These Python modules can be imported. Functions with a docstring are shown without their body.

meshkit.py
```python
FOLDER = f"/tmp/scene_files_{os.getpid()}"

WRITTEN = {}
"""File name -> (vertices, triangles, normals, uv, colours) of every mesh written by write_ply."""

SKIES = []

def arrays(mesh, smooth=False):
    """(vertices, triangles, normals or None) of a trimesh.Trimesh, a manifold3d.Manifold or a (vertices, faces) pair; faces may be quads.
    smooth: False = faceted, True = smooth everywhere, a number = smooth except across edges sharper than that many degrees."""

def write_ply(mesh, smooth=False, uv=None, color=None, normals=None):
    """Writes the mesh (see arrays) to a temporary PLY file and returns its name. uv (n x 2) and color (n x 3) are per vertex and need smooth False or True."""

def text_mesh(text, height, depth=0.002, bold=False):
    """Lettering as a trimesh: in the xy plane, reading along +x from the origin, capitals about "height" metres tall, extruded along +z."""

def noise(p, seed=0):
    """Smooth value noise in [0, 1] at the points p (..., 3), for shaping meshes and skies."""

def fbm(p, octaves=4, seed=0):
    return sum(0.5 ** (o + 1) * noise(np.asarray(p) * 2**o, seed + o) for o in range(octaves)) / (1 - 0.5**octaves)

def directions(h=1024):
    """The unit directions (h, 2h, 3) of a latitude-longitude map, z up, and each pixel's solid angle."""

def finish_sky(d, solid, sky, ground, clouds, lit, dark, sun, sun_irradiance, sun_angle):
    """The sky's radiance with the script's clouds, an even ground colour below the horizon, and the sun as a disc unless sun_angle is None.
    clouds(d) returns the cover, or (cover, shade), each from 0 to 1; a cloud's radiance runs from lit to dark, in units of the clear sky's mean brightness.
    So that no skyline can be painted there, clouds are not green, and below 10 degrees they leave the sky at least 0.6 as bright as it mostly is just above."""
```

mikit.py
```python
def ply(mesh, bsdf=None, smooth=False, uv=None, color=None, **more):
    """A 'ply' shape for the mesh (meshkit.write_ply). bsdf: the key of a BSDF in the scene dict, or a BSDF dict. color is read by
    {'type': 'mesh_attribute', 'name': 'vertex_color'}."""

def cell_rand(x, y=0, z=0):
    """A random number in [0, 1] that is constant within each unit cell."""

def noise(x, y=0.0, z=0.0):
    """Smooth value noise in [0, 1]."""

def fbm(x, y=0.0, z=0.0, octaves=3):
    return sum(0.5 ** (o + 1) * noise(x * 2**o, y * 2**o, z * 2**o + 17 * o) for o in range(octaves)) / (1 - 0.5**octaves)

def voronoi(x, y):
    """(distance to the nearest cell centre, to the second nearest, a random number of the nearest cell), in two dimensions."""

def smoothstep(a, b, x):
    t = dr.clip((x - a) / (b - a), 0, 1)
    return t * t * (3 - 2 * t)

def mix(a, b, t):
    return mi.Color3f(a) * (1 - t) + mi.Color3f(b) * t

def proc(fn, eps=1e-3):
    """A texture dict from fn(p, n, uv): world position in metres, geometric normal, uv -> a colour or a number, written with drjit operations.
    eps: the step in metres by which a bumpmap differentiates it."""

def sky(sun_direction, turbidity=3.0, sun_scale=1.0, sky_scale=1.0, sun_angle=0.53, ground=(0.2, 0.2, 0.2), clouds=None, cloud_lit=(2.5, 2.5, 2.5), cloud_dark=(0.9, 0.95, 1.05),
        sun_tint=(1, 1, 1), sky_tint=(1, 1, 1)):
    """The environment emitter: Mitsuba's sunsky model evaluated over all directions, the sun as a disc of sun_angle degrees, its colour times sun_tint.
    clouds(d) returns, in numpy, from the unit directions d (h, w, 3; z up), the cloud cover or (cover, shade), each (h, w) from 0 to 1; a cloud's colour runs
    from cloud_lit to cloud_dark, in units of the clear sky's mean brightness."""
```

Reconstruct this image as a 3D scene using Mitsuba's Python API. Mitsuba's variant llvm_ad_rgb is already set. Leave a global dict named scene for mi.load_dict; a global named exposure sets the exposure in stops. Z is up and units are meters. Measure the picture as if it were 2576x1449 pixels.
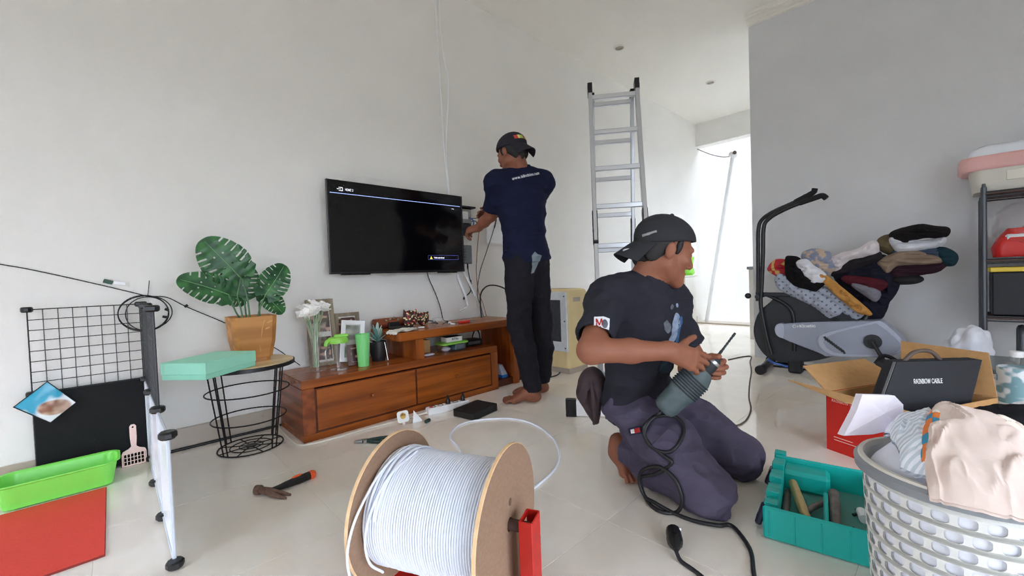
import math, numpy as np, trimesh, mitsuba as mi, mikit, meshkit, drjit as dr
import manifold3d as m3
from shapely.geometry import Polygon, Point, LineString, box as sbox
from shapely import affinity, union_all
scene, labels = {}, {}
T = mi.ScalarTransform4f
rng = np.random.default_rng(7)
PI = math.pi
def lin(r, g, b):
    """photo-style 0-255 sRGB to linear"""
    c = np.array([r, g, b], float) / 255
    return [float(x) for x in np.where(c <= .04045, c / 12.92, ((c + .055) / 1.055) ** 2.4)]

# ---------------------------------------------------------------- camera, sky, exposure
F_PX, YAW, PITCH, ROLL, EYE = 1053.87, 0.80658, -0.02664, -0.03521, 0.80
fw = np.array([math.cos(YAW) * math.cos(PITCH), math.sin(YAW) * math.cos(PITCH), math.sin(PITCH)])
rt = np.array([math.sin(YAW), -math.cos(YAW), 0.0]); upv = np.cross(rt, fw)
upc = -math.sin(ROLL) * rt + math.cos(ROLL) * upv
cam_at = np.array([0, 0, EYE])
scene['camera'] = {'type': 'perspective', 'fov': 2 * math.degrees(math.atan(1288 / F_PX)), 'fov_axis': 'x', 'near_clip': 0.05, 'far_clip': 100.0,
    'to_world': T().look_at(origin=cam_at.tolist(), target=(cam_at + fw).tolist(), up=upc.tolist())}
exposure = 5.9
scene['sky'] = mikit.sky([-0.5, -0.4, 0.75], turbidity=4.0, sun_scale=0.0, sky_scale=1.0, ground=(0.16, 0.16, 0.15),
    clouds=lambda d: (np.ones(d.shape[:2]) * 0.9, 0.0 * d[..., 2]), cloud_lit=(.97, 1.05, 1.18), cloud_dark=(0.8, 0.8, 0.82), sky_tint=(0.98, 0.98, 0.98))

# ---------------------------------------------------------------- helpers
def nm(k):
    if not any(s == k or s.startswith(k + '__') for s in scene): return k
    i = 1
    while any(s == f'{k}_{i:03d}' or s.startswith(f'{k}_{i:03d}__') for s in scene): i += 1
    return f'{k}_{i:03d}'
def put(key, mesh, m, smooth=False, **kw):
    key = nm(key)
    scene[key] = mikit.ply(mesh, m, smooth=smooth, **kw)
    return key
def tag(key, label=None, cat=None, group=None, kind=None):
    d = {}
    if label: d['label'] = label
    if cat: d['category'] = cat
    if group: d['group'] = group
    if kind: d['kind'] = kind
    labels[key] = d
    return key
def thing(key, label, cat, group=None):
    key = nm(key) if not key in labels else nm2(key)
    return tag(key, label, cat, group)
def nm2(k):
    i = 1
    while f'{k}_{i:03d}' in labels: i += 1
    return f'{k}_{i:03d}'
def part(t, name, mesh, m, smooth=False, label=None, **kw):
    k = put(f'{t}__{name}', mesh, m, smooth, **kw)
    if label: labels[k] = {'label': label}
    return k
def one(key, mesh, m, label, cat, group=None, smooth=False):
    key = thing(key, label, cat, group)
    scene[key] = mikit.ply(mesh, m, smooth=smooth)
    return key
def struct(key, mesh, m, label=None, smooth=False):
    put(key, mesh, m, smooth); labels[key] = {'kind': 'structure', **({'label': label} if label else {})}
    return key
cat_ = trimesh.util.concatenate
def tf(mesh, M=None, loc=None, rot=None):
    """rot: (axis, degrees) list or single"""
    m = mesh.copy()
    if rot:
        for ax, a in (rot if isinstance(rot, list) else [rot]):
            v = {'x': [1, 0, 0], 'y': [0, 1, 0], 'z': [0, 0, 1]}.get(ax, ax) if isinstance(ax, str) else ax
            m.apply_transform(trimesh.transformations.rotation_matrix(math.radians(a), v))
    if M is not None: m.apply_transform(M)
    if loc is not None: m.apply_translation(loc)
    return m
def bx(x0, x1, y0, y1, z0, z1, b=0.0):
    """box with chamfered edges b"""
    if b <= 0:
        m = trimesh.creation.box((x1 - x0, y1 - y0, z1 - z0)); m.apply_translation(((x0 + x1) / 2, (y0 + y1) / 2, (z0 + z1) / 2)); return m
    P = []
    for sx in (0, 1):
        for sy in (0, 1):
            for sz in (0, 1):
                c = np.array([(x0, x1)[sx], (y0, y1)[sy], (z0, z1)[sz]], float)
                d = np.array([b if sx == 0 else -b, b if sy == 0 else -b, b if sz == 0 else -b])
                for k in range(3):
                    e = d.copy(); e[k] = 0; P.append(c + e)
    return trimesh.convex.convex_hull(np.array(P))
def obox(c, size, yaw=0, b=0.003, rot=None):
    s = np.array(size) / 2
    m = bx(-s[0], s[0], -s[1], s[1], -s[2], s[2], b)
    r = list(rot or []) + [('z', yaw)]
    return tf(m, rot=r, loc=c)
def spl(pts, n=8, closed=False):
    """Catmull-Rom through pts"""
    P = np.array(pts, float)
    if len(P) < 3 and not closed: return np.linspace(P[0], P[-1], n + 1)
    Q = np.vstack([P[-1], P, P[0], P[1]]) if closed else np.vstack([2 * P[0] - P[1], P, 2 * P[-1] - P[-2]])
    out = []
    for i in range(len(Q) - 3):
        a, b, c, d = Q[i:i + 4]; t = np.linspace(0, 1, n, endpoint=False)[:, None]
        out.append(.5 * (2 * b + (c - a) * t + (2 * a - 5 * b + 4 * c - d) * t ** 2 + (3 * b - a - 3 * c + d) * t ** 3))
    if not closed: out.append(P[-1:])
    return np.vstack(out)
def tube(path, r, k=8, closed=False, caps=True):
    """sweep a k-gon along path; r scalar or per point"""
    P = np.array(path, float); n = len(P); r = np.broadcast_to(np.asarray(r, float), (n,))
    if closed: tg = np.roll(P, -1, 0) - np.roll(P, 1, 0)
    else: tg = np.gradient(P, axis=0)
    tg /= np.linalg.norm(tg, axis=1, keepdims=True) + 1e-12
    u = np.cross(tg[0], [0, 0, 1] if abs(tg[0][2]) < .9 else [1, 0, 0]); u /= np.linalg.norm(u)
    U = [u]
    for i in range(1, n):
        u = U[-1] - tg[i] * (U[-1] @ tg[i]); U.append(u / (np.linalg.norm(u) + 1e-12))
    U = np.array(U); W = np.cross(tg, U)
    if closed:  # distribute twist
        e = U[-1] - tg[0] * (U[-1] @ tg[0]); ang = math.atan2(e @ W[0], e @ U[0])
        a = -np.linspace(0, ang, n)[:, None]; U, W = U * np.cos(a) + W * np.sin(a), W * np.cos(a) - U * np.sin(a)
    th = np.arange(k) * 2 * PI / k
    V = (P[:, None] + r[:, None, None] * (np.cos(th)[None, :, None] * U[:, None] + np.sin(th)[None, :, None] * W[:, None])).reshape(-1, 3)
    f = []
    m = n if closed else n - 1
    i = np.repeat(np.arange(m), k); j = np.tile(np.arange(k), m); i2 = (i + 1) % n; j2 = (j + 1) % k
    a, b, c, d = i * k + j, i * k + j2, i2 * k + j2, i2 * k + j
    Fc = np.vstack([np.stack([a, b, c], 1), np.stack([a, c, d], 1)])
    if not closed and caps:
        V = np.vstack([V, P[:1], P[-1:]]); s, e = n * k, n * k + 1; jj = np.arange(k)
        Fc = np.vstack([Fc, np.stack([np.full(k, s), (jj + 1) % k, jj], 1), np.stack([np.full(k, e), (n - 1) * k + jj, (n - 1) * k + (jj + 1) % k], 1)])
    return trimesh.Trimesh(V, Fc, process=False)
def cyl(a, b, r, r2=None, k=20):
    return tube(np.array([a, b], float), [r, r if r2 is None else r2], k)
def lathe(prof, k=32, c=(0, 0, 0)):
    """prof: (r, z) from bottom to top, outside then inside"""
    P = np.array(prof, float); th = np.arange(k) * 2 * PI / k; n = len(P)
    V = np.stack([P[:, 0:1] * np.cos(th), P[:, 0:1] * np.sin(th), np.repeat(P[:, 1:2], k, 1)], -1).reshape(-1, 3)
    i = np.repeat(np.arange(n - 1), k); j = np.tile(np.arange(k), n - 1); j2 = (j + 1) % k
    a, b, c_, d = i * k + j, i * k + j2, (i + 1) * k + j2, (i + 1) * k + j
    m = trimesh.Trimesh(V, np.vstack([np.stack([a, b, c_], 1), np.stack([a, c_, d], 1)]), process=False)
    m.apply_translation(c); return m
def ext(poly, h, **kw):
    poly = poly.buffer(0)
    gs = getattr(poly, 'geoms', [poly])
    return cat_([trimesh.creation.extrude_polygon(g, h, engine='earcut') for g in gs])
def frame(O, X, Y, Z=None):
    """4x4 taking local xyz to the axes X, Y, Z at O"""
    X = np.array(X, float); X /= np.linalg.norm(X); Y = np.array(Y, float); Y -= X * (X @ Y); Y /= np.linalg.norm(Y)
    M = np.eye(4); M[:3, 0], M[:3, 1], M[:3, 2], M[:3, 3] = X, Y, np.cross(X, Y), O
    return M
def lettering(text, h, depth, O, X, Y, width=None, bold=True):
    m = meshkit.text_mesh(text, h, depth, bold)
    if width: m.apply_scale([width / max(m.extents[0], 1e-6), 1, 1])
    m.apply_transform(frame(O, X, Y)); return m
def rpoly(w, h, r):
    return sbox(-w / 2 + r, -h / 2 + r, w / 2 - r, h / 2 - r).buffer(r, quad_segs=5)
def ball(c, r, sub=2, s=(1, 1, 1)):
    m = trimesh.creation.icosphere(sub, r); m.apply_scale(s); m.apply_translation(c); return m
def grid_sheet(fn, nu, nv, thick=0.0):
    """sheet from fn(u, v) -> points (u, v in 0..1 arrays); thick > 0 gives it a back"""
    u, v = np.meshgrid(np.linspace(0, 1, nu), np.linspace(0, 1, nv), indexing='ij')
    P = fn(u, v).reshape(-1, 3); i, j = np.meshgrid(np.arange(nu - 1), np.arange(nv - 1), indexing='ij'); a = (i * nv + j).ravel()
    q = np.stack([a, a + nv, a + nv + 1, a + 1], 1); f = np.vstack([q[:, [0, 1, 2]], q[:, [0, 2, 3]]])
    m = trimesh.Trimesh(P, f, process=False)
    if thick > 0:
        n = m.vertex_normals; N = len(P)
        ring = np.concatenate([np.arange(nv), np.arange(1, nu) * nv + nv - 1, (nu - 1) * nv + np.arange(nv - 2, -1, -1), np.arange(nu - 2, 0, -1) * nv])
        r2 = np.roll(ring, -1)
        side = np.vstack([np.stack([ring, ring + N, r2 + N], 1), np.stack([ring, r2 + N, r2], 1)])
        m = trimesh.Trimesh(np.vstack([P, P - n * thick]), np.vstack([f, f[:, ::-1] + N, side]), process=False)
    return m
# ---- signed distance modelling (bodies, clothes)
def smin(a, b, k):
    h = np.maximum(k - np.abs(a - b), 0) / k
    return np.minimum(a, b) - h * h * k * .25
def capd(P, a, b, ra, rb):
    a, b = np.array(a, np.float32), np.array(b, np.float32); ab = b - a
    t = np.clip((P - a) @ ab / max(ab @ ab, 1e-9), 0, 1)
    q = P - a - t[:, None] * ab
    return np.sqrt(np.einsum('ij,ij->i', q, q)) - (ra + (rb - ra) * t)
def elld(P, c, r, A=None):
    q = P - np.array(c, np.float32)
    if A is not None: q = q @ A
    r = np.array(r, np.float32); k0 = np.linalg.norm(q / r, axis=1); k1 = np.linalg.norm(q / r ** 2, axis=1)
    return k0 * (k0 - 1) / np.maximum(k1, 1e-6)
def sdf_mesh(f, lo, hi, h, B=6):
    lo, hi = np.array(lo, float), np.array(hi, float)
    nb = np.ceil((hi - lo) / (h * B)).astype(int); n = nb * B + 1
    ci = np.stack(np.meshgrid(*[np.arange(x) for x in nb], indexing='ij'), -1).reshape(-1, 3)
    dc = f((lo + (ci + .5) * B * h).astype(np.float32))
    near = np.abs(dc) < B * h * 1.0 + .012
    G = np.ones(n, np.float32)
    sg = np.repeat(np.repeat(np.repeat(np.where(dc < 0, -1, 1).reshape(nb), B, 0), B, 1), B, 2)
    G[:-1, :-1, :-1] = sg
    o = np.stack(np.meshgrid(*[np.arange(B + 1)] * 3, indexing='ij'), -1).reshape(-1, 3)
    bl = ci[near]
    for s in range(0, len(bl), 400):
        idx = (bl[s:s + 400, None] * B + o[None]).reshape(-1, 3)
        G[idx[:, 0], idx[:, 1], idx[:, 2]] = f((lo + idx * h).astype(np.float32))
    neg = G < 0
    c8 = [(i, j, k) for i in (0, 1) for j in (0, 1) for k in (0, 1)]
    sl = lambda A, c: A[c[0]:A.shape[0] - 1 + c[0], c[1]:A.shape[1] - 1 + c[1], c[2]:A.shape[2] - 1 + c[2]]
    cnt = sum(sl(neg, c).astype(np.int8) for c in c8); act = (cnt > 0) & (cnt < 8)
    I = np.argwhere(act); vid = np.full(act.shape, -1); vid[act] = np.arange(len(I))
    S, W = np.zeros((len(I), 3)), np.zeros(len(I))
    val = {c: G[I[:, 0] + c[0], I[:, 1] + c[1], I[:, 2] + c[2]] for c in c8}
    for a in c8:
        for ax in range(3):
            if a[ax] == 0:
                b = tuple(1 if q == ax else a[q] for q in range(3)); va, vb = val[a], val[b]
                x = (va < 0) != (vb < 0); t = np.where(x, va / np.where(x, va - vb, 1), 0)
                p = np.tile(np.array(a, float), (len(I), 1)); p[:, ax] = t
                S += p * x[:, None]; W += x
    V = lo + (I + S / np.maximum(W, 1)[:, None]) * h
    Fs = []
    for ax in range(3):
        u, v = (ax + 1) % 3, (ax + 2) % 3
        A = [slice(None)] * 3; Bq = [slice(None)] * 3; A[ax] = slice(0, -1); Bq[ax] = slice(1, None)
        ch = neg[tuple(A)] != neg[tuple(Bq)]
        E = np.argwhere(ch); E = E[(E[:, u] > 0) & (E[:, v] > 0) & (E[:, u] < n[u] - 1) & (E[:, v] < n[v] - 1)]
        def at(du, dv):
            q = E.copy(); q[:, u] += du; q[:, v] += dv; return vid[q[:, 0], q[:, 1], q[:, 2]]
        q = np.stack([at(-1, -1), at(0, -1), at(0, 0), at(-1, 0)], 1)
        ins = neg[E[:, 0], E[:, 1], E[:, 2]]
        q[~ins] = q[~ins][:, ::-1]; Fs.append(q)
    q = np.vstack(Fs); q = q[(q >= 0).all(1)]
    return trimesh.Trimesh(V, np.vstack([q[:, [0, 1, 2]], q[:, [0, 2, 3]]]), process=False)
def decal(mesh2d, O, X, Y, N, f, off=.0012, start=.12, sub=.008):
    """lays a flat mesh (xy, thin z) on the surface f = 0 seen along -N"""
    m = mesh2d.copy()
    if sub: v, fc = trimesh.remesh.subdivide_to_size(m.vertices, m.faces, sub, max_iter=12); m = trimesh.Trimesh(v, fc, process=True)
    X, Y, N = (np.array(q, float) / np.linalg.norm(q) for q in (X, Y, N)); L = m.vertices
    P = np.array(O) + L[:, :1] * X + L[:, 1:2] * Y + N * start
    for _ in range(26): P = P - N * (np.clip(f(P.astype(np.float32)), -.01, .02) * .8)[:, None]
    m.vertices = P + N * (off + L[:, 2:3]); return m
def fb(P, s, seed=0, o=3): return meshkit.fbm(np.asarray(P) * np.asarray(s, float), o, seed) - .5

# ---------------------------------------------------------------- materials
def mat(name, rgb, rough=.5, metal=0.0, spec=.5, two=True, tex=None, **kw):
    b = {'type': 'principled', 'base_color': tex or {'type': 'rgb', 'value': rgb if isinstance(rgb, list) else list(lin(*rgb))}, 'roughness': rough, 'metallic': metal, 'specular': spec, **kw}
    scene[name] = {'type': 'twosided', 'b': b} if two else b
    return name
def mottled(c1, c2, s, o=2):
    a, b = lin(*c1), lin(*c2)
    return mikit.proc(lambda p, n, uv: mikit.mix(a, b, mikit.fbm(p.x * s, p.y * s, p.z * s, o)))
def wood(c1, c2, ax, s=1.0):
    a, b = lin(*c1), lin(*c2)
    def fn(p, n, uv):
        q = {'x': (p.x * 2.2, p.y * 30, p.z * 30), 'y': (p.x * 30, p.y * 2.2, p.z * 30), 'z': (p.x * 30, p.y * 30, p.z * 2.2)}[ax]
        g = mikit.fbm(q[0] * s, q[1] * s, q[2] * s, 3)
        return mikit.mix(a, b, mikit.smoothstep(.25, .75, g))
    return mikit.proc(fn)
mat('m_wall', None, .9, tex=mottled((225, 223, 218), (230, 228, 224), 3.0), spec=.2)
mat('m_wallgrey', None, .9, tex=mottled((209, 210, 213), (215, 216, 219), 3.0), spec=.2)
mat('m_ceiling', (230, 227, 220), .9, spec=.2)
mat('m_far', (246, 246, 244), .8, spec=.2)
mat('m_outdoor', (112, 112, 108), .8)
mat('m_skirt', (176, 164, 150), .25)
mat('m_grout', (206, 199, 190), .8)
mat('m_tile', None, .07, tex=mottled((231, 223, 212), (239, 232, 223), 9.0, 3), spec=.5)
mat('m_white', (232, 233, 235), .4)
mat('m_offwhite', (222, 218, 206), .45)
mat('m_black', (18, 18, 20), .35)
mat('m_blackmat', (22, 22, 25), .7)
mat('m_blackcable', (28, 29, 32), .45)
mat('m_darkgrey', (62, 64, 68), .5)
mat('m_grey', (120, 122, 126), .5)
mat('m_steel', (190, 192, 196), .3, metal=1.0)
mat('m_alu', (205, 208, 214), .28, metal=.9)
mat('m_red', (205, 40, 30), .5)
mat('m_glass', (255, 255, 255)); scene['m_glass'] = {'type': 'thindielectric', 'int_ior': 1.5}
# ---------------------------------------------------------------- the room
WY, WX, CE = 2.647, 4.18, 3.008          # left wall plane, right wall plane, ceiling height
struct('wall_left', bx(-2.6, 8.13, WY, WY + .15, 0, 3.3), 'm_wall', 'long plain white wall that carries the television')
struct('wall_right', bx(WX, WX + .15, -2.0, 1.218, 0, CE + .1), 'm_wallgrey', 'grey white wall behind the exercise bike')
struct('ceiling', cat_([bx(-2.6, 6.5, -2.0, WY, CE, CE + .12)]), 'm_ceiling')
struct('trim_001', cat_([bx(WX - .11, WX, -2.0, 1.218, CE - .02, CE), bx(WX - .085, WX, -2.0, 1.218, CE - .035, CE - .02), bx(WX - .06, WX, -2.0, 1.218, CE - .06, CE - .035), bx(WX - .03, WX, -2.0, 1.218, CE - .075, CE - .06)]), 'm_ceiling', 'stepped plaster cornice along the top of the grey wall')
struct('beam', bx(6.5, 6.66, -.2, WY, 2.67, 3.3), 'm_wall', 'plain beam over the bright opening at the end of the passage')
struct('wall_front', cat_([bx(-2.75, -2.6, -2.0, .5, 0, CE), bx(-2.75, -2.6, 1.6, WY + .15, 0, CE), bx(-2.75, -2.6, .5, 1.6, 2.4, CE)]), 'm_wall')
struct('wall_near', cat_([bx(-2.75, -1.0, -2.15, -2.0, 0, CE), bx(1.5, WX + .15, -2.15, -2.0, 0, CE), bx(-1.0, 1.5, -2.15, -2.0, 1.9, CE)]), 'm_wall')
struct('wall_passage', cat_([bx(WX + .15, 4.5, -.35, -.2, 0, 3.3), bx(6.4, 8.13, -.35, -.2, 0, 3.3), bx(4.5, 6.4, -.35, -.2, 0, .85), bx(4.5, 6.4, -.35, -.2, 2.5, 3.3)]), 'm_wall')
struct('wall_far', bx(8.13, 8.28, -.35, WY + .15, 0, 3.3), 'm_far', 'bright white wall of the skylit yard')
struct('patio_roof', cat_([bx(6.66, 6.95, -.2, WY, 3.3, 3.4), bx(7.6, 8.28, -.2, WY, 3.3, 3.4)]), 'm_far')
struct('patio_ground', bx(6.66, 8.13, -.2, WY, -.1, .012), 'm_far')
struct('door_sill', bx(6.36, 6.66, -.2, WY, -.1, .02, .004), 'm_skirt')
struct('outdoor_ground', cat_([bx(-9, -2.75, -9, 6, -.25, -.12), bx(-2.75, 6, -9, -2.15, -.25, -.12)]), 'm_outdoor')
struct('baseboard_left', bx(-2.6, 6.4, WY - .012, WY, 0, .108, .003), 'm_skirt', 'beige tile skirting along the foot of the wall')
struct('floor', bx(-2.6, 6.36, -2.0, WY, -.1, -.0015), 'm_grout', 'polished beige tile floor')
TS = .6
tile = mikit.ply(bx(-TS / 2 + .0006, TS / 2 - .0006, -TS / 2 + .0006, TS / 2 - .0006, -.012, 0, .0008), 'm_tile')
xs = np.arange(1.128 - 6 * TS, 6.4, TS); ys = np.arange(.77 - 7 * TS, WY, TS)
def tile_at(x0, x1, y0, y1):
    k = nm2t('floor__tile')
    if x1 - x0 > TS - 1e-6 and y1 - y0 > TS - 1e-6: scene[k] = {**tile, 'to_world': T().translate([(x0 + x1) / 2, (y0 + y1) / 2, 0])}
    else: scene[k] = mikit.ply(bx(x0 + .001, x1 - .001, y0 + .001, y1 - .001, -.012, 0, .0008), 'm_tile')
tn = [0]
def nm2t(k):
    tn[0] += 1; return k if tn[0] == 1 else f'{k}_{tn[0] - 1:03d}'
for x in xs:
    for y in ys:
        x0, x1, y0, y1 = max(x, -2.6), min(x + TS, 6.36), max(y, -2.0), min(y + TS, WY - .012)
        if x > WX + .1 and y1 < -.2: continue
        if x1 - x0 > .02 and y1 - y0 > .02: tile_at(x0, x1, y0, y1)
# recessed ceiling lamps (off)
mat('m_lampglass', (150, 140, 128), .3); mat('m_lampring', (215, 212, 205), .35)
def downlight(x, y, r, label):
    t = thing('ceiling_lamp', label, 'ceiling lamp', 'recessed ceiling lamps')
    part(t, 'ring', lathe([(r * .72, -.001), (r * .74, -.010), (r, -.006), (r, .002), (r * .7, .002), (r * .72, -.001)], 40, (x, y, CE)), 'm_lampring', 30)
    part(t, 'reflector', lathe([(r * .72, -.002), (r * .5, -.001), (r * .28, -.004), (.001, -.009)], 40, (x, y, CE)), 'm_lampglass', 40)
downlight(3.70, 2.22, .055, 'small round recessed ceiling lamp nearer the room, above the ladder')
downlight(5.205, 1.93, .055, 'round recessed ceiling lamp with a dark bowl, nearer the bright opening')
# ---------------------------------------------------------------- pet cage by the wall
mat('m_cageframe', (40, 42, 46), .4); mat('m_frost', (214, 220, 228), .18, spec=.6); mat('m_bars', (196, 202, 212), .3)
mat('m_blackpanel', (13, 14, 16), .65, spec=.25)
t = thing('pet_cage', 'black wire grid and plastic panel cage pen open along the white wall', 'pet cage')
def grid_panel(O, X, Z, w, h, nx, nz, m, rw=.0016, rf=.0032):
    O, X, Z = np.array(O, float), np.array(X, float), np.array(Z, float)
    k = part(t, 'grid_panel', tube([O, O + X * w, O + X * w + Z * h, O + Z * h], rf, 6, closed=True), m, 40)
    for i in range(1, nx): part(k, 'wire', cyl(O + X * w * i / nx, O + X * w * i / nx + Z * h, rw, k=5), m, 40)
    for i in range(1, nz): part(k, 'wire', cyl(O + Z * h * i / nz, O + Z * h * i / nz + X * w, rw, k=5), m, 40)
grid_panel((-.25, 2.615, .39), (1, 0, 0), (0, 0, 1), .345, .345, 8, 8, 'm_cageframe')
part(t, 'back_panel', bx(-.248, .105, 2.609, 2.613, .01, .385, .001), 'm_blackpanel')
part(t, 'panel_frame', tube([(-.25, 2.611, .006), (.105, 2.611, .006), (.105, 2.611, .387), (-.25, 2.611, .387)], .004, 6, closed=True), 'm_cageframe', 40)
grid_panel((.102, 2.60, .39), (0, -1, 0), (0, 0, 1), .345, .345, 9, 9, 'm_cageframe', .0026, .005)
grid_panel((.102, 2.25, .39), (0, -1, 0), (0, 0, 1), .345, .345, 9, 9, 'm_cageframe', .0026, .005)
for i in range(3):
    y1 = 2.60 - .353 * i; y0 = y1 - .345
    k = part(t, 'side_panel', bx(.099, .102, y0, y1, .02, .372, .001), 'm_frost', label='frosted white panel')
    part(k, 'frame', tube([(.1, y0, .016), (.1, y1, .016), (.1, y1, .376), (.1, y0, .376)], .005, 6, closed=True), 'm_bars', 40)
def connector(x, y, z, s=.022):
    k = part(t, 'connector', lathe([(.001, -.011), (s * .8, -.011), (s, -.006), (s, .006), (s * .8, .011), (.001, .011)], 10, (x, y, z)), 'm_black', 30)
for y in (2.595, 2.25, 1.895): connector(.1, y, .735) if y > 1.8 else None
for y in (2.595, 2.25, 1.895, 1.54): connector(.1, y, .385); connector(.1, y, .0125)
for z in (.735, .387, .0125): connector(-.25, 2.611, z, .018)
# cat food pouch hanging on the cage
mat('m_pouch', None, .25, tex=mikit.proc(lambda p, n, uv: mikit.mix(mikit.mix(lin(226, 232, 236), lin(60, 160, 190), mikit.smoothstep(.33, .37, (p.z - (p.x + .2) * .5) + .06 * (mikit.noise(p.x * 40, p.z * 40) - .5))),
    mikit.mix(lin(130, 84, 66), lin(206, 180, 160), mikit.noise(p.x * 60, p.z * 60, 3)), mikit.smoothstep(.045, .035, dr.sqrt(dr.square(p.x + .188) * .7 + dr.square(p.z - .325) * 1.6)))), spec=.5)
A, Bq, Cq, Dq = [np.array(q) for q in ((-.298, 2.585, .351), (-.204, 2.585, .435), (-.125, 2.585, .33), (-.203, 2.585, .262))]
def pouch(u, v):
    P = (1 - u)[..., None] * ((1 - v)[..., None] * A + v[..., None] * Bq) + u[..., None] * ((1 - v)[..., None] * Dq + v[..., None] * Cq)
    b = np.sin(PI * u) * np.sin(PI * v); P = P.copy(); P[..., 1] -= .014 * b + .004 * b * np.sin(9 * u + 4 * v); return P
t = thing('food_pouch', 'blue and white cat food pouch hung in a diamond on the cage', 'pouch')
part(t, 'bag', grid_sheet(pouch, 18, 18, .012), 'm_pouch', 50)
part(t, 'seal', tube([A + [0, -.002, 0], Bq + [0, -.002, 0], Cq + [0, -.002, 0], Dq + [0, -.002, 0]], .0022, 6, closed=True), 'm_blackmat', 40, label='dark edge seal')
# litter scoop leaning at the black panel
mat('m_pink', (232, 196, 188), .35)
po = Polygon([(-.009, .125), (-.006, .085), (-.016, .075), (-.036, .066), (-.04, .055), (-.04, .004), (.04, .004), (.04, .055), (.036, .066), (.016, .075), (.006, .085), (.009, .125), (.009, .175), (.004, .182), (-.004, .182), (-.009, .175)]).buffer(.003)
holes = [sbox(-.034 + i * .0118, .008 + j * .0165, -.034 + i * .0118 + .0062, .008 + j * .0165 + .0115).buffer(.001) for i in range(6) for j in range(3)] + [Point(0, .172).buffer(.0035)]
t = thing('litter_scoop', 'pale pink slotted litter scoop standing against the black cage panel', 'scoop')
part(t, 'blade', ext(po.difference(union_all(holes)), .004), 'm_pink'); M = frame((.047, 2.586, .0), (1, 0, 0), (0, .10, .995)); scene[f'{t}__blade'] = mikit.ply(tf(ext(po.difference(union_all(holes)), .004), M), 'm_pink')
part(t, 'lip', tube([(.01, 2.582, .006), (.01, 2.587, .055)], .003, 6), 'm_pink', 40); part(t, 'lip', tube([(.085, 2.582, .006), (.085, 2.587, .055)], .003, 6), 'm_pink', 40)
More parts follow.
